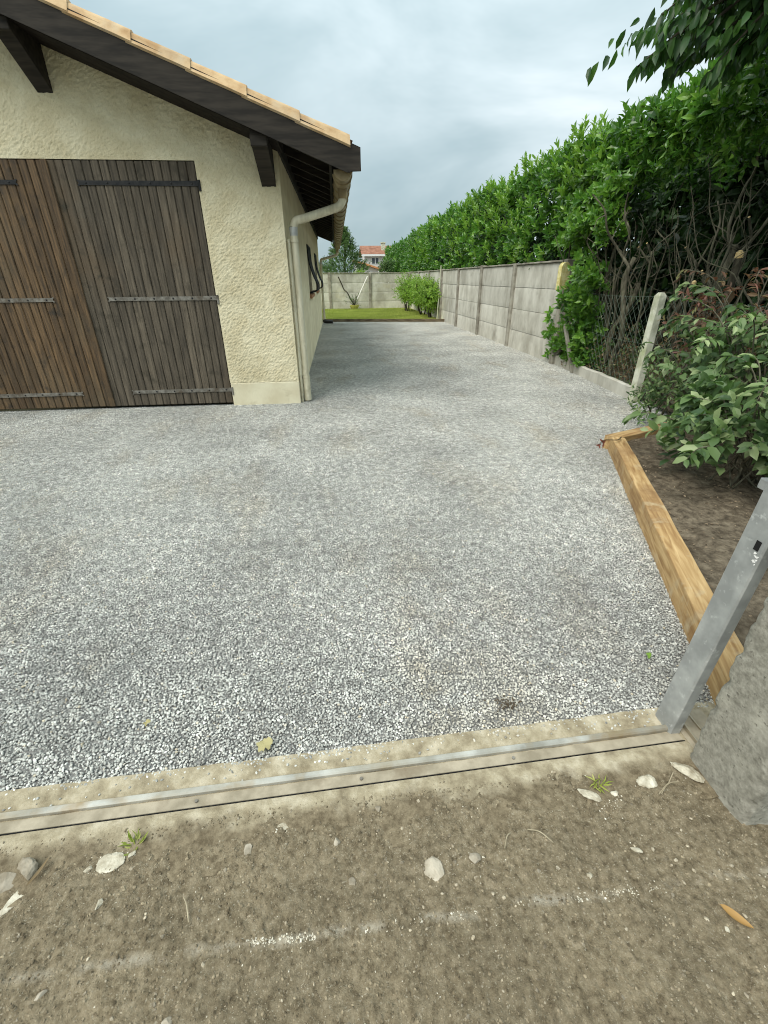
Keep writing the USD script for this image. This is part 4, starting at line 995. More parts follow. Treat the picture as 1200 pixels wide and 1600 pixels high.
# ------------------------------------------------------------------ lawn, edging board, pot, poles
obj("lawn", P2(Polygon([tuple(LE0 + [-4, .6]), tuple(LE0 + [0, .03]), tuple(LE1 + [0, .03]), (3.3, 21.28), (-4.4, 21.28)]), .035), M["lawn"], kind="structure")
d = unit(LE1 - LE0); Mx = rotz(math.atan2(d[1], d[0]), (LE0[0], LE0[1], 0))
obj("edging_board", MB().box((-.05, -.02, -.06), (np.linalg.norm(LE1 - LE0) + .02, .02, .085), .004, Mx), M["edge_board"], label="low brown timber board between the gravel and the lawn", cat="edging board")
rng = np.random.default_rng(14)
gm = UsdGeom.PointInstancer.Define(stage, "/World/grass")
tag(gm.GetPrim(), "short yellow-green grass of the lawn beyond the driveway", "grass", kind="stuff")
for k in range(3):
    n = 420; xy = rng.uniform(-.25, .25, (n, 2)); D = np.column_stack([rng.normal(0, .45, (n, 2)), np.ones(n)]); L = rng.uniform(.02, .06, n)
    vary(usdkit.mesh(stage, f"/World/grass/tuft_{k:03d}", leaves(np.column_stack([xy, np.zeros(n)]), D, rng.normal(size=(n, 3)), L, np.full(n, .007)), M["grass"]), 5)
gm.CreatePrototypesRel().SetTargets([f"/World/grass/tuft_{k:03d}" for k in range(3)])
pos = [(x, y, .035) for x in np.arange(-1.2, 3.2, .45) for y in np.arange(14.9, 21.2, .45) if (np.array([x, y]) - LE0) @ np.array([-d[1], d[0]]) > .3]
gm.CreatePositionsAttr(Vt.Vec3fArray.FromNumpy(np.array(pos, np.float32)))
gm.CreateOrientationsAttr(Vt.QuathArray([Gf.Quath(math.cos(a), 0, 0, math.sin(a)) for a in rng.uniform(0, 3.14, len(pos))]))
gm.CreateProtoIndicesAttr([int(i) for i in rng.integers(0, 3, len(pos))])

t = thing("potted_plant", "wispy plant in a squat yellow-green bowl before the far fence", "potted plant")
m = trimesh.creation.revolve(np.array([(0, 0), (.11, 0), (.17, .07), (.20, .16), (.185, .165), (.16, .12), (0, .12)]), sections=20); m.apply_translation([.76, 20.9, .035])
obj("bowl", m, M["pot"], t, smooth=40)
tips = np.array([.76, 20.9, .15]) + rng.normal(size=(38, 3)) * [.17, .1, .13] + [0, 0, .26]
obj("stems", (lambda mb: [mb.tube([(.76, 20.9, .15), tp * .5 + np.array([.76, 20.9, .2]) * .5 + [0, 0, .05], tp], [.006, .004, .003], 4) for tp in tips] and mb)(MB()), M["bark"], t)
foliage(t, sprigs(rng, tips, tips - [.76, 20.9, .1], 6, .1, .06, 50), M["shrub"])
wp = bez([(.14, 21.19, 1.26), (.27, 21.17, .98), (.36, 21.15, .78), (.49, 21.12, .66), (.60, 21.08, .44), (.72, 21.02, .22)], 5)
obj("branch", MB().tube(wp, .024, 7), M["bark"], smooth=True, label="dark crooked branch leaning against the far fence left of the pot", cat="branch")
obj("pole", MB().tube([(1.36, 21.17, 1.27), (1.05, 21.08, .7), (.80, 21.0, .22)], .024, 8), M["white_wall"], smooth=True, label="straight pale pole leaning against the far fence right of the pot", cat="pole")

# ------------------------------------------------------------------ plants
def branchy(rng, base, tip, r, wob=.05, n=5):
    base, tip = np.asarray(base, float), np.asarray(tip, float)
    c = [base + (tip - base) * s + rng.normal(0, wob, 3) * (0 < s < 1) for s in np.linspace(0, 1, n)]
    p = bez(c, 4); return p, np.linspace(r, r * .45, len(p))


# clipped laurel hedge above the concrete fence
rng = np.random.default_rng(77)
HZ = 2.80


def hedge_sprigs(rng, y0, y1, xf, xb, zb, zt, dens, L, n, sx=1.0, bulge=.10):
    """Sprigs on the clipped front and top of a hedge and a looser layer inside."""
    sets = []
    nf = int((y1 - y0) * (zt - zb) * dens)
    y, z = rng.uniform(y0, y1, nf), rng.uniform(zb, zt, nf)
    bl = bulge * (fbm(np.column_stack([y * 2.2, z * 2.4, y * 0]), 3, 80) - .5) * 4
    x = xf + rng.uniform(-.03, .16, nf) - bl - .06 * np.sin((z - zb) / (zt - zb) * math.pi)
    dr = np.column_stack([-rng.uniform(.35, 1.1, nf), rng.normal(0, .45, nf), rng.uniform(.0, 1.0, nf)])
    sets.append(sprigs(rng, np.column_stack([x, y, z]), dr, n, .16, L, 48))
    nt = int((y1 - y0) * (xb - xf) * dens * 1.1)
    y, x = rng.uniform(y0, y1, nt), rng.uniform(xf, xb, nt)
    z = zt + .17 * (fbm(np.column_stack([y * 1.1, x * 1.2, y * 0]), 3, 81) - .5) * 2 + rng.uniform(-.08, .05, nt) + np.where(rng.random(nt) < .2, rng.uniform(.02, .15, nt), 0)
    dr = np.column_stack([-rng.uniform(-.3, .6, nt), rng.normal(0, .35, nt), rng.uniform(.7, 1.2, nt)])
    sets.append(sprigs(rng, np.column_stack([x, y, z]), dr, n, .18, L, 40))
    return cat(*sets)


hedge = thing("laurel_hedge", "long clipped glossy green laurel hedge rising above the concrete fence", "hedge")
S = [hedge_sprigs(rng, 6.6, 10.2, 3.36, 4.35, 1.42, HZ, 70, .155, 8), hedge_sprigs(rng, 10.2, 14.5, 3.33, 4.3, 1.42, HZ, 52, .16, 8), hedge_sprigs(rng, 14.5, 22.5, 3.30, 4.2, 1.42, HZ - .02, 38, .17, 7),
     hedge_sprigs(rng, 22.5, 34, 3.35, 4.2, 1.2, HZ, 26, .18, 6)]
foliage(hedge, cat(*S), M["laurel"], single=300)


def young(y0, y1, n, L, zt=HZ):
    """Bright young shoots on the outside of the clipped hedge."""
    k = rng.random(n) < .45; y = rng.uniform(y0, y1, n)
    tp = np.column_stack([np.where(k, rng.uniform(3.2, 4.0, n), 3.30 + rng.uniform(-.12, .05, n)), y, np.where(k, zt + rng.uniform(-.02, .16, n), zt - .1 - 1.2 * rng.random(n) ** 1.4)])
    tp = tp[fbm(tp * 1.6, 3, 95) > .47]
    return sprigs(rng, tp, np.column_stack([-rng.uniform(0, .8, len(tp)), rng.normal(0, .3, len(tp)), rng.uniform(.5, 1.2, len(tp))]), 7, .13, L, 38, ratio=.38)


foliage(hedge, cat(young(6.4, 11, 330, .125), young(11, 22, 420, .15)), M["laurel_young"], name="young_shoots")
ni = 2600
Pi = np.column_stack([rng.uniform(3.55, 4.3, ni), rng.uniform(6.6, 34, ni), rng.uniform(.9, HZ - .1, ni)])
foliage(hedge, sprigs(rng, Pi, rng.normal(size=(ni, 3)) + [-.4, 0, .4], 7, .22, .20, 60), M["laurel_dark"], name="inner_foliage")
for y in np.arange(7.2, 33, .85):
    b = np.array([3.85 + rng.normal(0, .1), y, 0]); p, r = branchy(rng, b, b + [rng.normal(0, .2), rng.normal(0, .3), 2.3], .035)
    obj("trunk", MB().tube(p, r, 6), M["bark"], hedge, smooth=True)

# bright glossy bush at the near end of the concrete fence
t = thing("glossy_bush", "bright yellow-green glossy bush climbing between the fence end and the bare trunks", "bush")
n = 900
y = rng.uniform(5.95, 7.15, n); z = np.abs(rng.uniform(.12, 2.5, n)); x = 3.34 + (7.0 - y) * -.06 + rng.uniform(-.12, .26, n) - .22 * np.sin(np.clip(z / 2.3, 0, 1) * math.pi) * fbm(np.column_stack([y * 3, z * 3, z * 0]), 2, 5) * 1.6
keepm = (fbm(np.column_stack([y * 2.2, z * 2.0, z * 0 + 3]), 3, 90) > .40) & (y > 6.05 - .5 * fbm(np.column_stack([z * 2.5, z * 0, z * 0]), 3, 93) + .22 * np.abs(z - 1.0))
keepm &= ~((y > 6.5) & (z > .85) & (z < 1.6) & (x < 3.42))
T_ = np.column_stack([x, y, z])[keepm]
S = sprigs(rng, T_, np.column_stack([-rng.uniform(.3, 1, len(T_)), rng.normal(-.25, .5, len(T_)), rng.uniform(-.1, .9, len(T_))]), 9, .14, .105, 52, ratio=.48)
foliage(t, S, M["spindle"], single=240)
for k in range(7):
    b = np.array([3.5 + rng.normal(0, .08), rng.uniform(6.0, 6.85), .05]); p, r = branchy(rng, b, b + [rng.normal(-.05, .1), rng.normal(0, .2), rng.uniform(1.2, 2.2)], .016)
    obj("stem", MB().tube(p, r, 6), M["bark_pale"], t, smooth=True)

# near laurels, bare below: trunks and limbs one can tell apart, a leafy crown above
rng = np.random.default_rng(123)
LAURELS = [(6.05, "bare-stemmed laurel nearest the bright glossy bush, many thin upright stems", 7), (5.25, "bare-stemmed laurel with a thick pale trunk behind the leaning concrete post", 6), (4.45, "bare-stemmed laurel with a forked trunk behind the reddish shrub", 6), (3.55, "bare-stemmed laurel at the right picture edge, its crown hanging low", 5)]
for yb, lb, ns in LAURELS:
    t = thing("laurel_tree", lb, "laurel")
    ends = []
    for k in range(ns):
        b = np.array([3.62 + rng.normal(0, .13), yb + rng.normal(0, .20), .02]); top = b + [rng.normal(.05, .16), rng.normal(-.08, .16), rng.uniform(1.0, 1.55)]
        r0 = [.038, .024, .020, .016, .014, .013, .011][k]
        p, r = branchy(rng, b, top, r0, .035); obj("trunk", MB().tube(p, np.linspace(r0, r0 * .72, len(p)), 8), M["bark_pale"], t, smooth=True)
        for q in range(rng.integers(2, 4)):
            s = rng.uniform(.45, 1); b2 = p[int(s * (len(p) - 1))]; e = b2 + [rng.normal(-.05, .25), rng.normal(-.05, .28), rng.uniform(.6, 1.15)]
            e[2] = min(e[2], HZ - .15)
            p2, r2 = branchy(rng, b2, e, r0 * .42, .05); obj("limb", MB().tube(p2, r2, 6), M["bark_pale"], t, smooth=True); ends.append(e)
            mb = MB()
            for _ in range(2):
                b3 = p2[rng.integers(3, len(p2) - 2)]; e3 = b3 + rng.normal(0, .19, 3) + [-.08, 0, .16]
                p3_, r3 = branchy(rng, b3, e3, r0 * .16, .03, 4); mb.tube(p3_, r3, 4)
            obj("twigs", mb, M["bark_pale"], t, kind="stuff")
    for _ in range(3):                                          # pruned stubs with a pale cut
        b2 = np.array([3.66 + rng.normal(0, .08), yb + rng.normal(0, .3), rng.uniform(.7, 1.7)]); dr = unit(np.array([-.6, rng.normal(0, .4), .7])); e = b2 + dr * .13
        sb = obj("stub", MB().tube([b2 - dr * .1, b2, e], [.013, .012, .011], 7), M["bark_pale"], t, smooth=True)
        obj("cut_face", MB().tube([e, e + dr * .003], [.011, .0105], 7), M["cut_wood"], sb)
    y0, y1 = yb - .48, yb + .48
    S = [hedge_sprigs(rng, y0, y1, 3.30, 4.5, 2.40, HZ - .01, 85, .15, 8)]
    m_ = 80; tp = np.column_stack([rng.uniform(3.35, 3.9, m_), rng.uniform(y0, y1, m_), 2.42 - np.abs(rng.normal(0, .12, m_))]); S.append(sprigs(rng, tp, np.column_stack([rng.normal(-.3, .4, m_), rng.normal(0, .4, m_), rng.uniform(-.8, .4, m_)]), 8, .16, .11, 50))
    if yb < 4:
        m_ = 16; tp = np.column_stack([rng.uniform(3.3, 3.5, m_), rng.uniform(4.25, 4.5, m_), rng.uniform(1.95, 2.4, m_)]); S.append(sprigs(rng, tp, np.column_stack([rng.normal(-.3, .4, m_), rng.normal(0, .4, m_), rng.uniform(-1, .2, m_)]), 8, .16, .11, 50))
    foliage(t, cat(*S), M["laurel"], single=150, name="crown")
    m_ = 620; tp = np.column_stack([rng.uniform(4.5, 5.3, m_), rng.uniform(y0, y1, m_), rng.uniform(.1, 2.7, m_)]); tp = tp[(tp[:, 2] > 1.0) | (rng.random(m_) < .75)]
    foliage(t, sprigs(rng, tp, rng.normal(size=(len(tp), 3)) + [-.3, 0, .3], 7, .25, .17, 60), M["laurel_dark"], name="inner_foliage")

# dark shrubbery on the neighbour's side, which closes the view through the trunks
t = thing("backing_shrub", "dense dark shrubbery seen between the bare laurel trunks", "shrubbery")
m_ = 3600; tp = np.column_stack([rng.uniform(4.9, 6.4, m_), rng.uniform(2.6, 9.5, m_), rng.uniform(.1, 3.0, m_)])
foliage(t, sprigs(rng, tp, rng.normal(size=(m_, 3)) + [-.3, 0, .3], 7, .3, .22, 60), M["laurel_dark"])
for k in range(8):
    b = np.array([5.3, 2.8 + k * .85, 0]); p, r = branchy(rng, b, b + [0, .1, 2.6], .04); obj("trunk", MB().tube(p, r, 6), M["bark"], t, smooth=True)

# pruned stumps with fresh cuts
for (x, y, h, r, dx, lb) in ((3.50, 4.22, 1.36, .030, .02, "upright pruned stump with a fresh yellow cut above the reddish shrub"), (3.30, 4.62, 1.13, .020, .10, "slanting pruned branch with a fresh yellow cut beside the concrete post")):
    t = thing("pruned_stump", lb, "stump")
    top = np.array([x + dx, y - dx * 1.2, h]); p, r_ = branchy(rng, (x - dx * 1.5, y + dx * 1.5, .05), top, r, .01)
    obj("stem", MB().tube(p, np.full(len(p), r), 9), M["bark"], t, smooth=True)
    dr = unit(np.array([-.5, -.5, .8])); a = unit(np.cross(dr, [0, 0, 1.0])); b = np.cross(dr, a); k = np.arange(10) * 2 * np.pi / 10
    obj("cut_face", MB().tube([top - [0, 0, .03], top + [-.002, -.002, .012], top + [0.002, 0.002, .022]], [r * 1.06, r * 1.04, r * .55], 9), M["cut_wood"], t)

# broad shrub leaning over the bed
rng = np.random.default_rng(31)


def shrub(name, lb, centre, rad, n, mat, L, nl, single, ratio, seed, ang=58, lift=.25, stem=8, arch=0, reach=1.5):
    t = thing(name, lb, "shrub"); c = np.array(centre); rad = np.array(rad)
    dr = unit(rng.normal(size=(n, 3))); dr[:, 2] = np.where(dr[:, 2] < -.35, -dr[:, 2] * .5, dr[:, 2])
    rr = rng.uniform(.62, 1.0, n) ** .6 * (.42 + 1.12 * fbm(dr * 2.3 + seed, 3, seed))
    tp = c + dr * rad * rr[:, None]; ok = tp[:, 2] > .08; tp, dr = tp[ok], dr[ok]
    S = sprigs(rng, tp, dr * [1, 1, .5] + np.column_stack([np.zeros((len(dr), 2)), np.full(len(dr), lift)]) + rng.normal(0, .25, dr.shape), nl, .13, L, ang, droop=.12, ratio=ratio)
    S = list(S); S[2] = S[2] * .8 + np.array([-.15, -.2, .8]) + rng.normal(0, .25, S[2].shape)
    for k in range(arch):
        az = rng.uniform(0, 6.28); h = rng.uniform(.5, 1.25); o = c + np.array([rng.normal(0, .12), rng.normal(0, .12), -c[2] + .06])
        e = c + np.array([math.cos(az) * rad[0], math.sin(az) * rad[1], 0]) * rng.uniform(.6, reach) ; e[2] = max(.22, c[2] + rad[2] * h - .25 * rng.random())
        pts = bez([o, (o + e) / 2 + [0, 0, (e[2] - o[2]) * .35], e - (e - c) * [.12, .12, -.05], e - [0, 0, .05]], 8)
        obj("shoot", MB().tube(pts, np.linspace(.006, .0018, len(pts)), 5), M["bark_pale"], t, smooth=True)
        m = 15; q = np.linspace(.42, 1, m) * (len(pts) - 1); P_ = np.stack([np.interp(q, np.arange(len(pts)), pts[:, j]) for j in range(3)], 1)
        tg = unit(np.gradient(P_, axis=0)); sd = unit(np.cross(tg, [0, 0, 1.0])) * np.where(np.arange(m) % 2, 1, -1)[:, None]
        Dl = tg * .6 + sd * .9 + rng.normal(0, .22, (m, 3)) - [0, 0, .18]; Ll = L * rng.uniform(.65, 1.15, m) * np.linspace(1.1, .75, m)
        for j, v in enumerate((P_, Dl, rng.normal(0, .3, (m, 3)) + [-.1, -.15, .8], Ll, Ll * ratio * rng.uniform(.85, 1.1, m))):
            S[j] = np.concatenate([S[j], v])
    foliage(t, tuple(S), mat, single=single, T=LEAF10)
    for k in range(stem):
        b = np.array([c[0] + rng.normal(0, .10), c[1] + rng.normal(0, .10), .05]); e = tp[rng.integers(len(tp))]
        p, r = branchy(rng, b, e, .011, .03); obj("stem", MB().tube(p, r, 5), M["bark_pale"], t, smooth=True)
    return t, tp


shrub("leafy_shrub", "broad pale green shrub with oval leaves overhanging the bed and sleeper corner", (2.56, 2.33, .32), (.64, .58, .46), 190, M["shrub"], .10, 8, 295, .54, 4, arch=30, reach=1.35)
shrub("leafy_shrub", "taller mid-green shrub behind the broad pale green shrub, at the right picture edge", (3.08, 3.02, .60), (.68, .60, .48), 170, M["shrub"], .088, 8, 250, .5, 9, arch=30, reach=1.3)
shrub("reddish_shrub", "upper shrub with reddish young leaves beside the leaning concrete post", (3.12, 3.45, .80), (.54, .52, .42), 70, M["shrub_red"], .075, 7, 200, .36, 15, lift=.5, arch=18, reach=1.05)
shrub("weedy_shrub", "low weedy shrub with narrow leaves at the foot of the leaning concrete post", (2.88, 3.58, .26), (.46, .46, .40), 150, M["shrub"], .060, 8, 200, .38, 22, lift=.6, arch=8, reach=1.1)
# dry litter and low scrub under the laurels
m_ = 650; tp = np.column_stack([rng.uniform(3.25, 4.2, m_), rng.uniform(3.2, 6.8, m_), np.abs(rng.normal(.1, .22, m_)) + .06])
obj("undergrowth", leaves(*sprigs(rng, tp, rng.normal(size=(m_, 3)) + [-.2, 0, .6], 6, .14, .055, 60)), M["dry_leaf"], label="dry brownish undergrowth below the bare laurel trunks", cat="undergrowth", kind="stuff", pv=5)
m_ = 260; tp = np.column_stack([rng.uniform(3.25, 3.8, m_), rng.uniform(4.6, 6.6, m_), np.abs(rng.normal(.1, .3, m_)) + .06])
obj("undergrowth", leaves(*sprigs(rng, tp, rng.normal(size=(m_, 3)) + [-.2, 0, .6], 6, .14, .05, 60)), M["shrub"], label="sparse green weeds behind the wire mesh and low kerb", cat="weeds", kind="stuff", pv=5)

# reddish sprig over the sleeper corner
t = thing("red_sprig", "small dark red leafy sprig poking over the far sleeper corner", "sprig")
b = np.array([2.07, 3.06, .13]); e = np.array([1.78, 2.86, .15]); p, r = branchy(rng, b, e, .004, .01)
obj("stem", MB().tube(p, r, 5), M["bark"], t)
S = sprigs(rng, e[None] + [[0, 0, 0]], (e - b)[None], 6, .10, .055, 60, droop=.3)
for k in range(6):
    s = slice(k, k + 1); obj("leaf", leaves(*[a[s] for a in S], T=LEAF10), M["red_leaf"], t, smooth=True, pv=8)

# overhanging tree at the top right
rng = np.random.default_rng(52)
t = thing("overhanging_tree", "dark broadleaf tree whose drooping leaves hang over the hedge at top right", "tree")
tb = np.array([4.7, 2.9, 0]); p, r = branchy(rng, tb, (4.3, 3.1, 3.6), .13, .06); obj("trunk", MB().tube(p, np.linspace(.13, .08, len(p)), 10), M["bark"], t, smooth=True)
Sx = []
ends = [(1.90, 3.52, 2.33), (1.98, 3.5, 2.55), (2.05, 3.62, 2.42), (2.0, 3.4, 2.72), (2.2, 3.7, 2.62), (2.3, 3.5, 2.85), (2.15, 3.6, 2.32), (2.5, 3.8, 2.75), (2.7, 3.6, 2.9), (2.5, 3.5, 2.52), (2.8, 3.7, 2.65), (3.0, 3.6, 2.8), (2.35, 3.75, 2.45), (2.9, 3.4, 2.5), (3.2, 3.8, 2.7), (2.6, 3.3, 2.8), (2.4, 3.3, 3.0), (3.1, 3.3, 3.0), (2.65, 3.7, 2.42), (2.9, 3.9, 2.9), (3.3, 3.5, 2.5), (2.25, 3.55, 2.40), (2.45, 3.6, 2.35), (2.6, 3.4, 2.6), (2.75, 3.5, 2.45), (2.4, 3.5, 2.65), (2.95, 3.65, 2.55), (2.7, 3.3, 2.7), (2.15, 3.45, 2.6), (3.05, 3.5, 2.65), (2.3, 3.4, 2.28), (2.45, 3.5, 2.32), (2.6, 3.6, 2.38), (2.75, 3.4, 2.36), (2.9, 3.55, 2.45), (2.2, 3.6, 2.5), (2.55, 3.35, 2.45), (2.35, 3.3, 2.75), (2.85, 3.3, 2.75), (2.1, 3.5, 2.36)]
for e in ends:
    e = np.array(e); b = np.array([4.3, 3.1, 3.2]) + rng.normal(0, .15, 3); mid = (b + e) / 2 + [0, 0, .22 + rng.uniform(0, .1)]
    pts = bez([b, mid, e + (mid - e) * .35 + [0, 0, .03], e], 8); obj("limb", MB().tube(pts, np.linspace(.022, .004, len(pts)), 6), M["bark"], t, smooth=True)
    for sub in range(3):
        i0 = int(len(pts) * (.55 + .2 * sub)); i0 = min(i0, len(pts) - 3)
        if sub == 2:
            tw = pts[i0 - 2:]
        else:
            o = pts[i0]; tw = bez([o, o + [-.22, rng.normal(0, .18), -.02], o + [-.42, rng.normal(0, .25), -.10]], 5)
        n = 15; s = np.linspace(.05, 1, n); q = np.stack([np.interp(s * (len(tw) - 1), np.arange(len(tw)), tw[:, k]) for k in range(3)], 1)
        side = np.where(np.arange(n) % 2, 1, -1)[:, None] * np.array([.25, .6, 0]); D = side + np.array([-.35, 0, -.9]) + rng.normal(0, .22, (n, 3)); Lx = rng.uniform(.085, .135, n)
        Sx.append((q, D, rng.normal(0, .5, (n, 3)) + [-.5, -.6, .5], Lx, Lx * .36))
foliage(t, cat(*Sx), M["cherry"], single=300, T=LEAF10, name="crown")
m_ = 520; tp = np.column_stack([rng.uniform(2.4, 4.4, m_), rng.uniform(3.1, 4.2, m_), rng.uniform(2.55, 3.9, m_)])
foliage(t, sprigs(rng, tp, rng.normal(size=(m_, 3)) + [-.3, 0, -.3], 8, .22, .12, 60, droop=.5), M["cherry"], name="inner_crown")

# young fruit bushes in the corner of the lawn
rng = np.random.default_rng(64)
for (x, y, h, w, lb) in ((3.0, 15.7, 1.2, .36, "leafy yellow-green bush nearest the lawn edge, against the concrete fence"), (2.9, 17.0, 1.3, .44, "middle of the three yellow-green bushes along the concrete fence"), (2.75, 18.9, 1.35, .50, "farthest yellow-green bush at the corner of the lawn")):
    t = thing("fruit_bush", lb, "bush")
    for k in range(4):
        b = np.array([x + rng.normal(0, .05), y + rng.normal(0, .12), .03]); p, r = branchy(rng, b, b + [rng.normal(0, .12), rng.normal(0, .2), h * .8], .022, .03); obj("stem", MB().tube(p, r, 6), M["bark"], t, smooth=True)
    n = 430; dr = unit(rng.normal(size=(n, 3))); tp = np.array([x, y, h * .60]) + dr * [w * 1.15, w * 2.3, h * .45] * rng.uniform(.5, 1.05, (n, 1)) * (.7 + .6 * fbm(dr * 2 + x, 3, 7))[:, None]
    foliage(t, sprigs(rng, tp[tp[:, 2] > .22], dr[tp[:, 2] > .22] + [0, 0, .2], 7, .14, .085, 60, droop=.2, ratio=.5), M["bright_bush"])
obj("stake", MB().tube([(3.10, 15.0, 0), (3.17, 15.05, 1.52)], .014, 7), M["old_post"], smooth=True, label="thin pale garden stake standing by the bush nearest the lawn edge", cat="stake")

# trees and house beyond the far fence
t = thing("conifer_tree", "pointed green tree behind the far fence next to the house eave", "tree")
p, r = branchy(rng, (.55, 27.5, 0), (.62, 27.5, 3.2), .09, .03); obj("trunk", MB().tube(p, r, 8), M["bark"], t, smooth=True)
n = 1500; zz = rng.uniform(.6, 3.55, n) ; rad = np.clip((3.85 - zz) * .62, .06, 1.35) * np.sqrt(rng.uniform(.3, 1, n)) * (.7 + .6 * fbm(np.column_stack([zz * 3, rng.uniform(0, 9, n), zz]), 2, 3)); ph = rng.uniform(0, 6.28, n)
tp = np.column_stack([.55 + rad * np.cos(ph), 27.5 + rad * np.sin(ph), zz])
foliage(t, sprigs(rng, tp, np.column_stack([np.cos(ph), np.sin(ph), np.full(n, .7)]), 7, .2, .14, 40, ratio=.3), M["conifer"], name="crown")
for (x, y, z, w, h, lb, nm) in ((-.75, 25.5, 1.6, .9, .75, "rounded dark green shrub behind the far fence below the eave", "garden_shrub"), (1.22, 24.5, 1.30, .36, .42, "small bright yellow-green bush peeping over the far fence", "garden_shrub"), (2.75, 27.0, 1.7, .5, .7, "dark green shrub between the white house and the hedge", "garden_shrub")):
    t = thing(nm, lb, "shrub")
    n = 260; dr = unit(rng.normal(size=(n, 3))); tp = np.array([x, y, z - h * .25]) + dr * [w, w, h] * rng.uniform(.55, 1.05, (n, 1))
    foliage(t, sprigs(rng, tp, dr + [0, 0, .3], 7, .2, .12, 55, ratio=.45), M["bright_bush"] if "bright" in lb else M["conifer"])
    p, r = branchy(rng, (x, y, 0), (x, y, z), .05, .03); obj("stem", MB().tube(p, r, 6), M["bark"], t)

t = thing("white_house", "white two-storey house with a brown tiled roof beyond the far fence", "house")
hx0, hx1, hy0, hy1, ez, rz_ = 4.15, 12.5, 70.0, 77.0, 4.12, 5.25
obj("wall", MB().box((hx0, hy0, -.05), (hx1, hy1, ez)).add(*prism([(hy0, ez - .001), (hy1, ez - .001), ((hy0 + hy1) / 2, rz_ - .15)], 0, hx0, hx1)), M["white_wall"], t)
for sgn in (1, -1):
    ym = (hy0 + hy1) / 2; a = hy0 - .45 if sgn > 0 else hy1 + .45; zl = ez - .05
    w = np.array([[hx0 - .45, a, zl], [hx1 + .4, a, zl], [hx1 + .4, ym, rz_], [hx0 - .45, ym, rz_]]); w = np.vstack([w, w - [0, 0, .16]])
    obj("roof", (w, np.array([[0, 1, 2, 3], [7, 6, 5, 4], [0, 4, 5, 1], [1, 5, 6, 2], [2, 6, 7, 3], [3, 7, 4, 0]]) if sgn > 0 else np.array([[3, 2, 1, 0], [4, 5, 6, 7], [1, 5, 4, 0], [2, 6, 5, 1], [3, 7, 6, 2], [0, 4, 7, 3]])), M["far_roof"], t)
obj("eave_board", MB().box((hx0 - .45, hy0 - .47, ez - .30), (hx1, hy0 - .43, ez - .06)), M["white_paint"], t)
obj("chimney", MB().box((6.55, 71.3, 4.4), (7.1, 71.9, 5.45)).box((6.48, 71.23, 5.45), (7.17, 71.97, 5.55)), M["old_post"], t)
wn = part("window", t)
obj("frame", MB().box((5.08, 69.96, 2.85), (6.1, 70.0, 2.93)).box((5.08, 69.96, 3.62), (6.1, 70.0, 3.70)).box((5.08, 69.96, 2.93), (5.15, 70, 3.62)).box((6.03, 69.96, 2.93), (6.1, 70, 3.62)).box((5.54, 69.96, 2.93), (5.64, 70, 3.62)), M["white_paint"], wn)
obj("pane", MB().box((5.15, 69.985, 2.93), (5.54, 69.995, 3.62)), M["far_glass"], wn)
obj("pane", MB().box((5.64, 69.985, 2.93), (6.03, 69.995, 3.62)), M["far_glass"], wn)
t = thing("annex", "low white annex with an orange tiled roof before the white house", "building")
obj("wall", MB().add(*prism([(2.3, -.05), (4.7, -.05), (4.7, 2.02), (2.3, 2.72)], 1, 55.2, 59)), M["white_wall"], t)
obj("roof", MB().add(*prism([(2.1, 2.80), (2.1, 2.98), (5.05, 2.12), (5.05, 1.94)], 1, 54.7, 59.4)), M["orange_roof"], t)

# ------------------------------------------------------------------ small things on the ground
rng = np.random.default_rng(4)


def flat_leaf(pos, L, W, ang, tilt, mat, label, lobes=False, cat_="leaf"):
    x, y, z = pos
    if lobes:
        a = np.linspace(0, 2 * np.pi, 22, endpoint=False); r = L / 2 * (.62 + .38 * np.abs(np.cos(a * 2.5)) ** .8) * (1 + .15 * rng.normal(size=22)); v = np.column_stack([r * np.cos(a), r * np.sin(a) * W / L * 1.3, .008 + .004 * np.sin(a * 3)])
        v = np.vstack([v, [[0, 0, .004]]]); f = np.array([[i, (i + 1) % 22, 22] for i in range(22)])
    else:
        s = np.linspace(0, 1, 9); h = np.sin(s ** .85 * np.pi) ** .75 * W / 2; rows = [[(si - .5) * L, q * hi, abs(q) * hi * .7 + tilt * (si - .5) ** 2 * L + .002] for si, hi in zip(s, h) for q in (-1, 0, 1)]
        v, f = gridmesh(np.array(rows).reshape(9, 3, 3))
    v = v @ rotz(ang)[:3, :3].T + [x, y, z]
    obj("fallen_leaf", (v, f), M[mat], smooth=True, label=label, cat=cat_, pv=500)


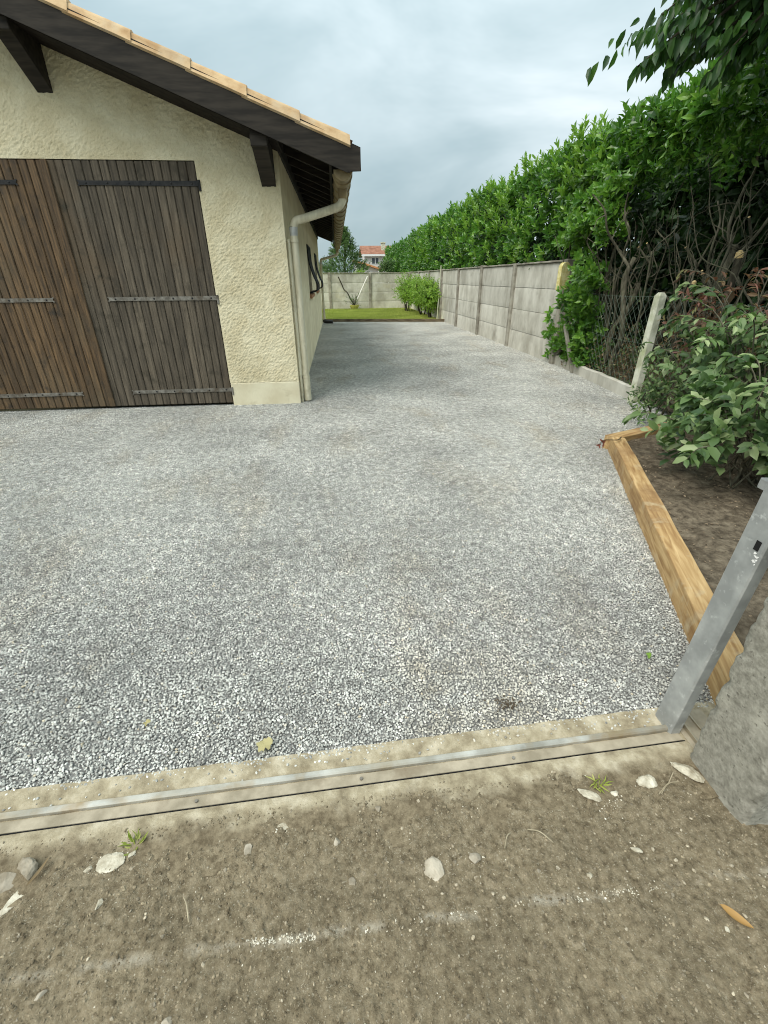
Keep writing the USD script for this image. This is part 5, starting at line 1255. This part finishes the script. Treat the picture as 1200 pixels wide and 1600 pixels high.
flat_leaf((.765, .372, float(dirt_z(.765, .372)) + .002), .060, .018, -.85, .5, "brown_leaf", "curled orange-brown dry leaf at the lower right of the dirt")
flat_leaf((-.268, .866, .012), .050, .036, .4, 0, "yellow_leaf", "pale yellow lobed leaf lying on the gravel near the sill", True)
flat_leaf((1.028, 1.075, .012), .026, .02, .4, 0, "green_leaf", "small green leaf on the gravel near the metal post", True)
flat_leaf((-.632, .975, .012), .022, .015, .9, 0, "yellow_leaf", "tiny yellow leaf on the gravel left of the pale yellow lobed leaf", True)
flat_leaf((-.735, .60, float(dirt_z(-.735, .60)) + .01), .06, .008, 1.25, .4, "dry_leaf", "narrow dry straw-coloured leaf beside the grey brown stone")
m_ = 90
xy = np.array([.468, .935]) + rng.normal(0, 1, (m_, 2)) * [.022, .013]
obj("dark_debris", stones(rng, xy, .003, .011, .010, .004, .4), M["soil"], label="clump of dark plant debris on the gravel near the sill", cat="debris", kind="stuff", pv=12)
for (x, y, n, h, lb) in ((.628, .668, 18, .034, "green grass tuft among pale stones by the right end of the sill"), (-.548, .645, 16, .035, "small bright grass tuft above the largest whitish flat stone")):
    D = np.column_stack([rng.normal(0, .8, (n, 2)), np.ones(n) * .8]); L = rng.uniform(.5, 1.15, n) * h
    obj("grass_tuft", leaves(np.array([x, y, float(dirt_z(x, y))]) + rng.normal(0, .006, (n, 3)) * [1, 1, 0], D, rng.normal(size=(n, 3)), L, np.full(n, .0045), LEAF10), M["grass"], smooth=True, label=lb, cat="grass tuft", pv=8)
for (x, y, a, Lx, lb) in ((.80, .638, .35, .075, "forked dry twig beside the lumpy pale stone near the pillar"), (.42, .56, -.6, .06, "thin curved dry stem lying on the middle right of the dirt"), (-.385, .50, -1.1, .05, "short bent straw on the dirt right of the oval whitish pebble"), (.34, .56, .9, .04, "fine dry root below the sill right of the middle")):
    mb = MB(); z = float(dirt_z(x, y)) + .006
    pts = bez([(x - math.cos(a) * Lx / 2, y - math.sin(a) * Lx / 2, z), (x, y + .006, z + .006), (x + math.cos(a) * Lx / 2, y + math.sin(a) * Lx / 2, z)], 6); mb.tube(pts, .0014, 5)
    if "forked" in lb:
        mb.tube([(x, y + .005, z + .005), (x + .03, y + .03, z + .012)], .0012, 5).tube([(x - .005, y + .004, z + .004), (x - .03, y - .014, z + .002)], .0012, 5)
    obj("twig", mb, M["dead_stem"], label=lb, cat="twig")
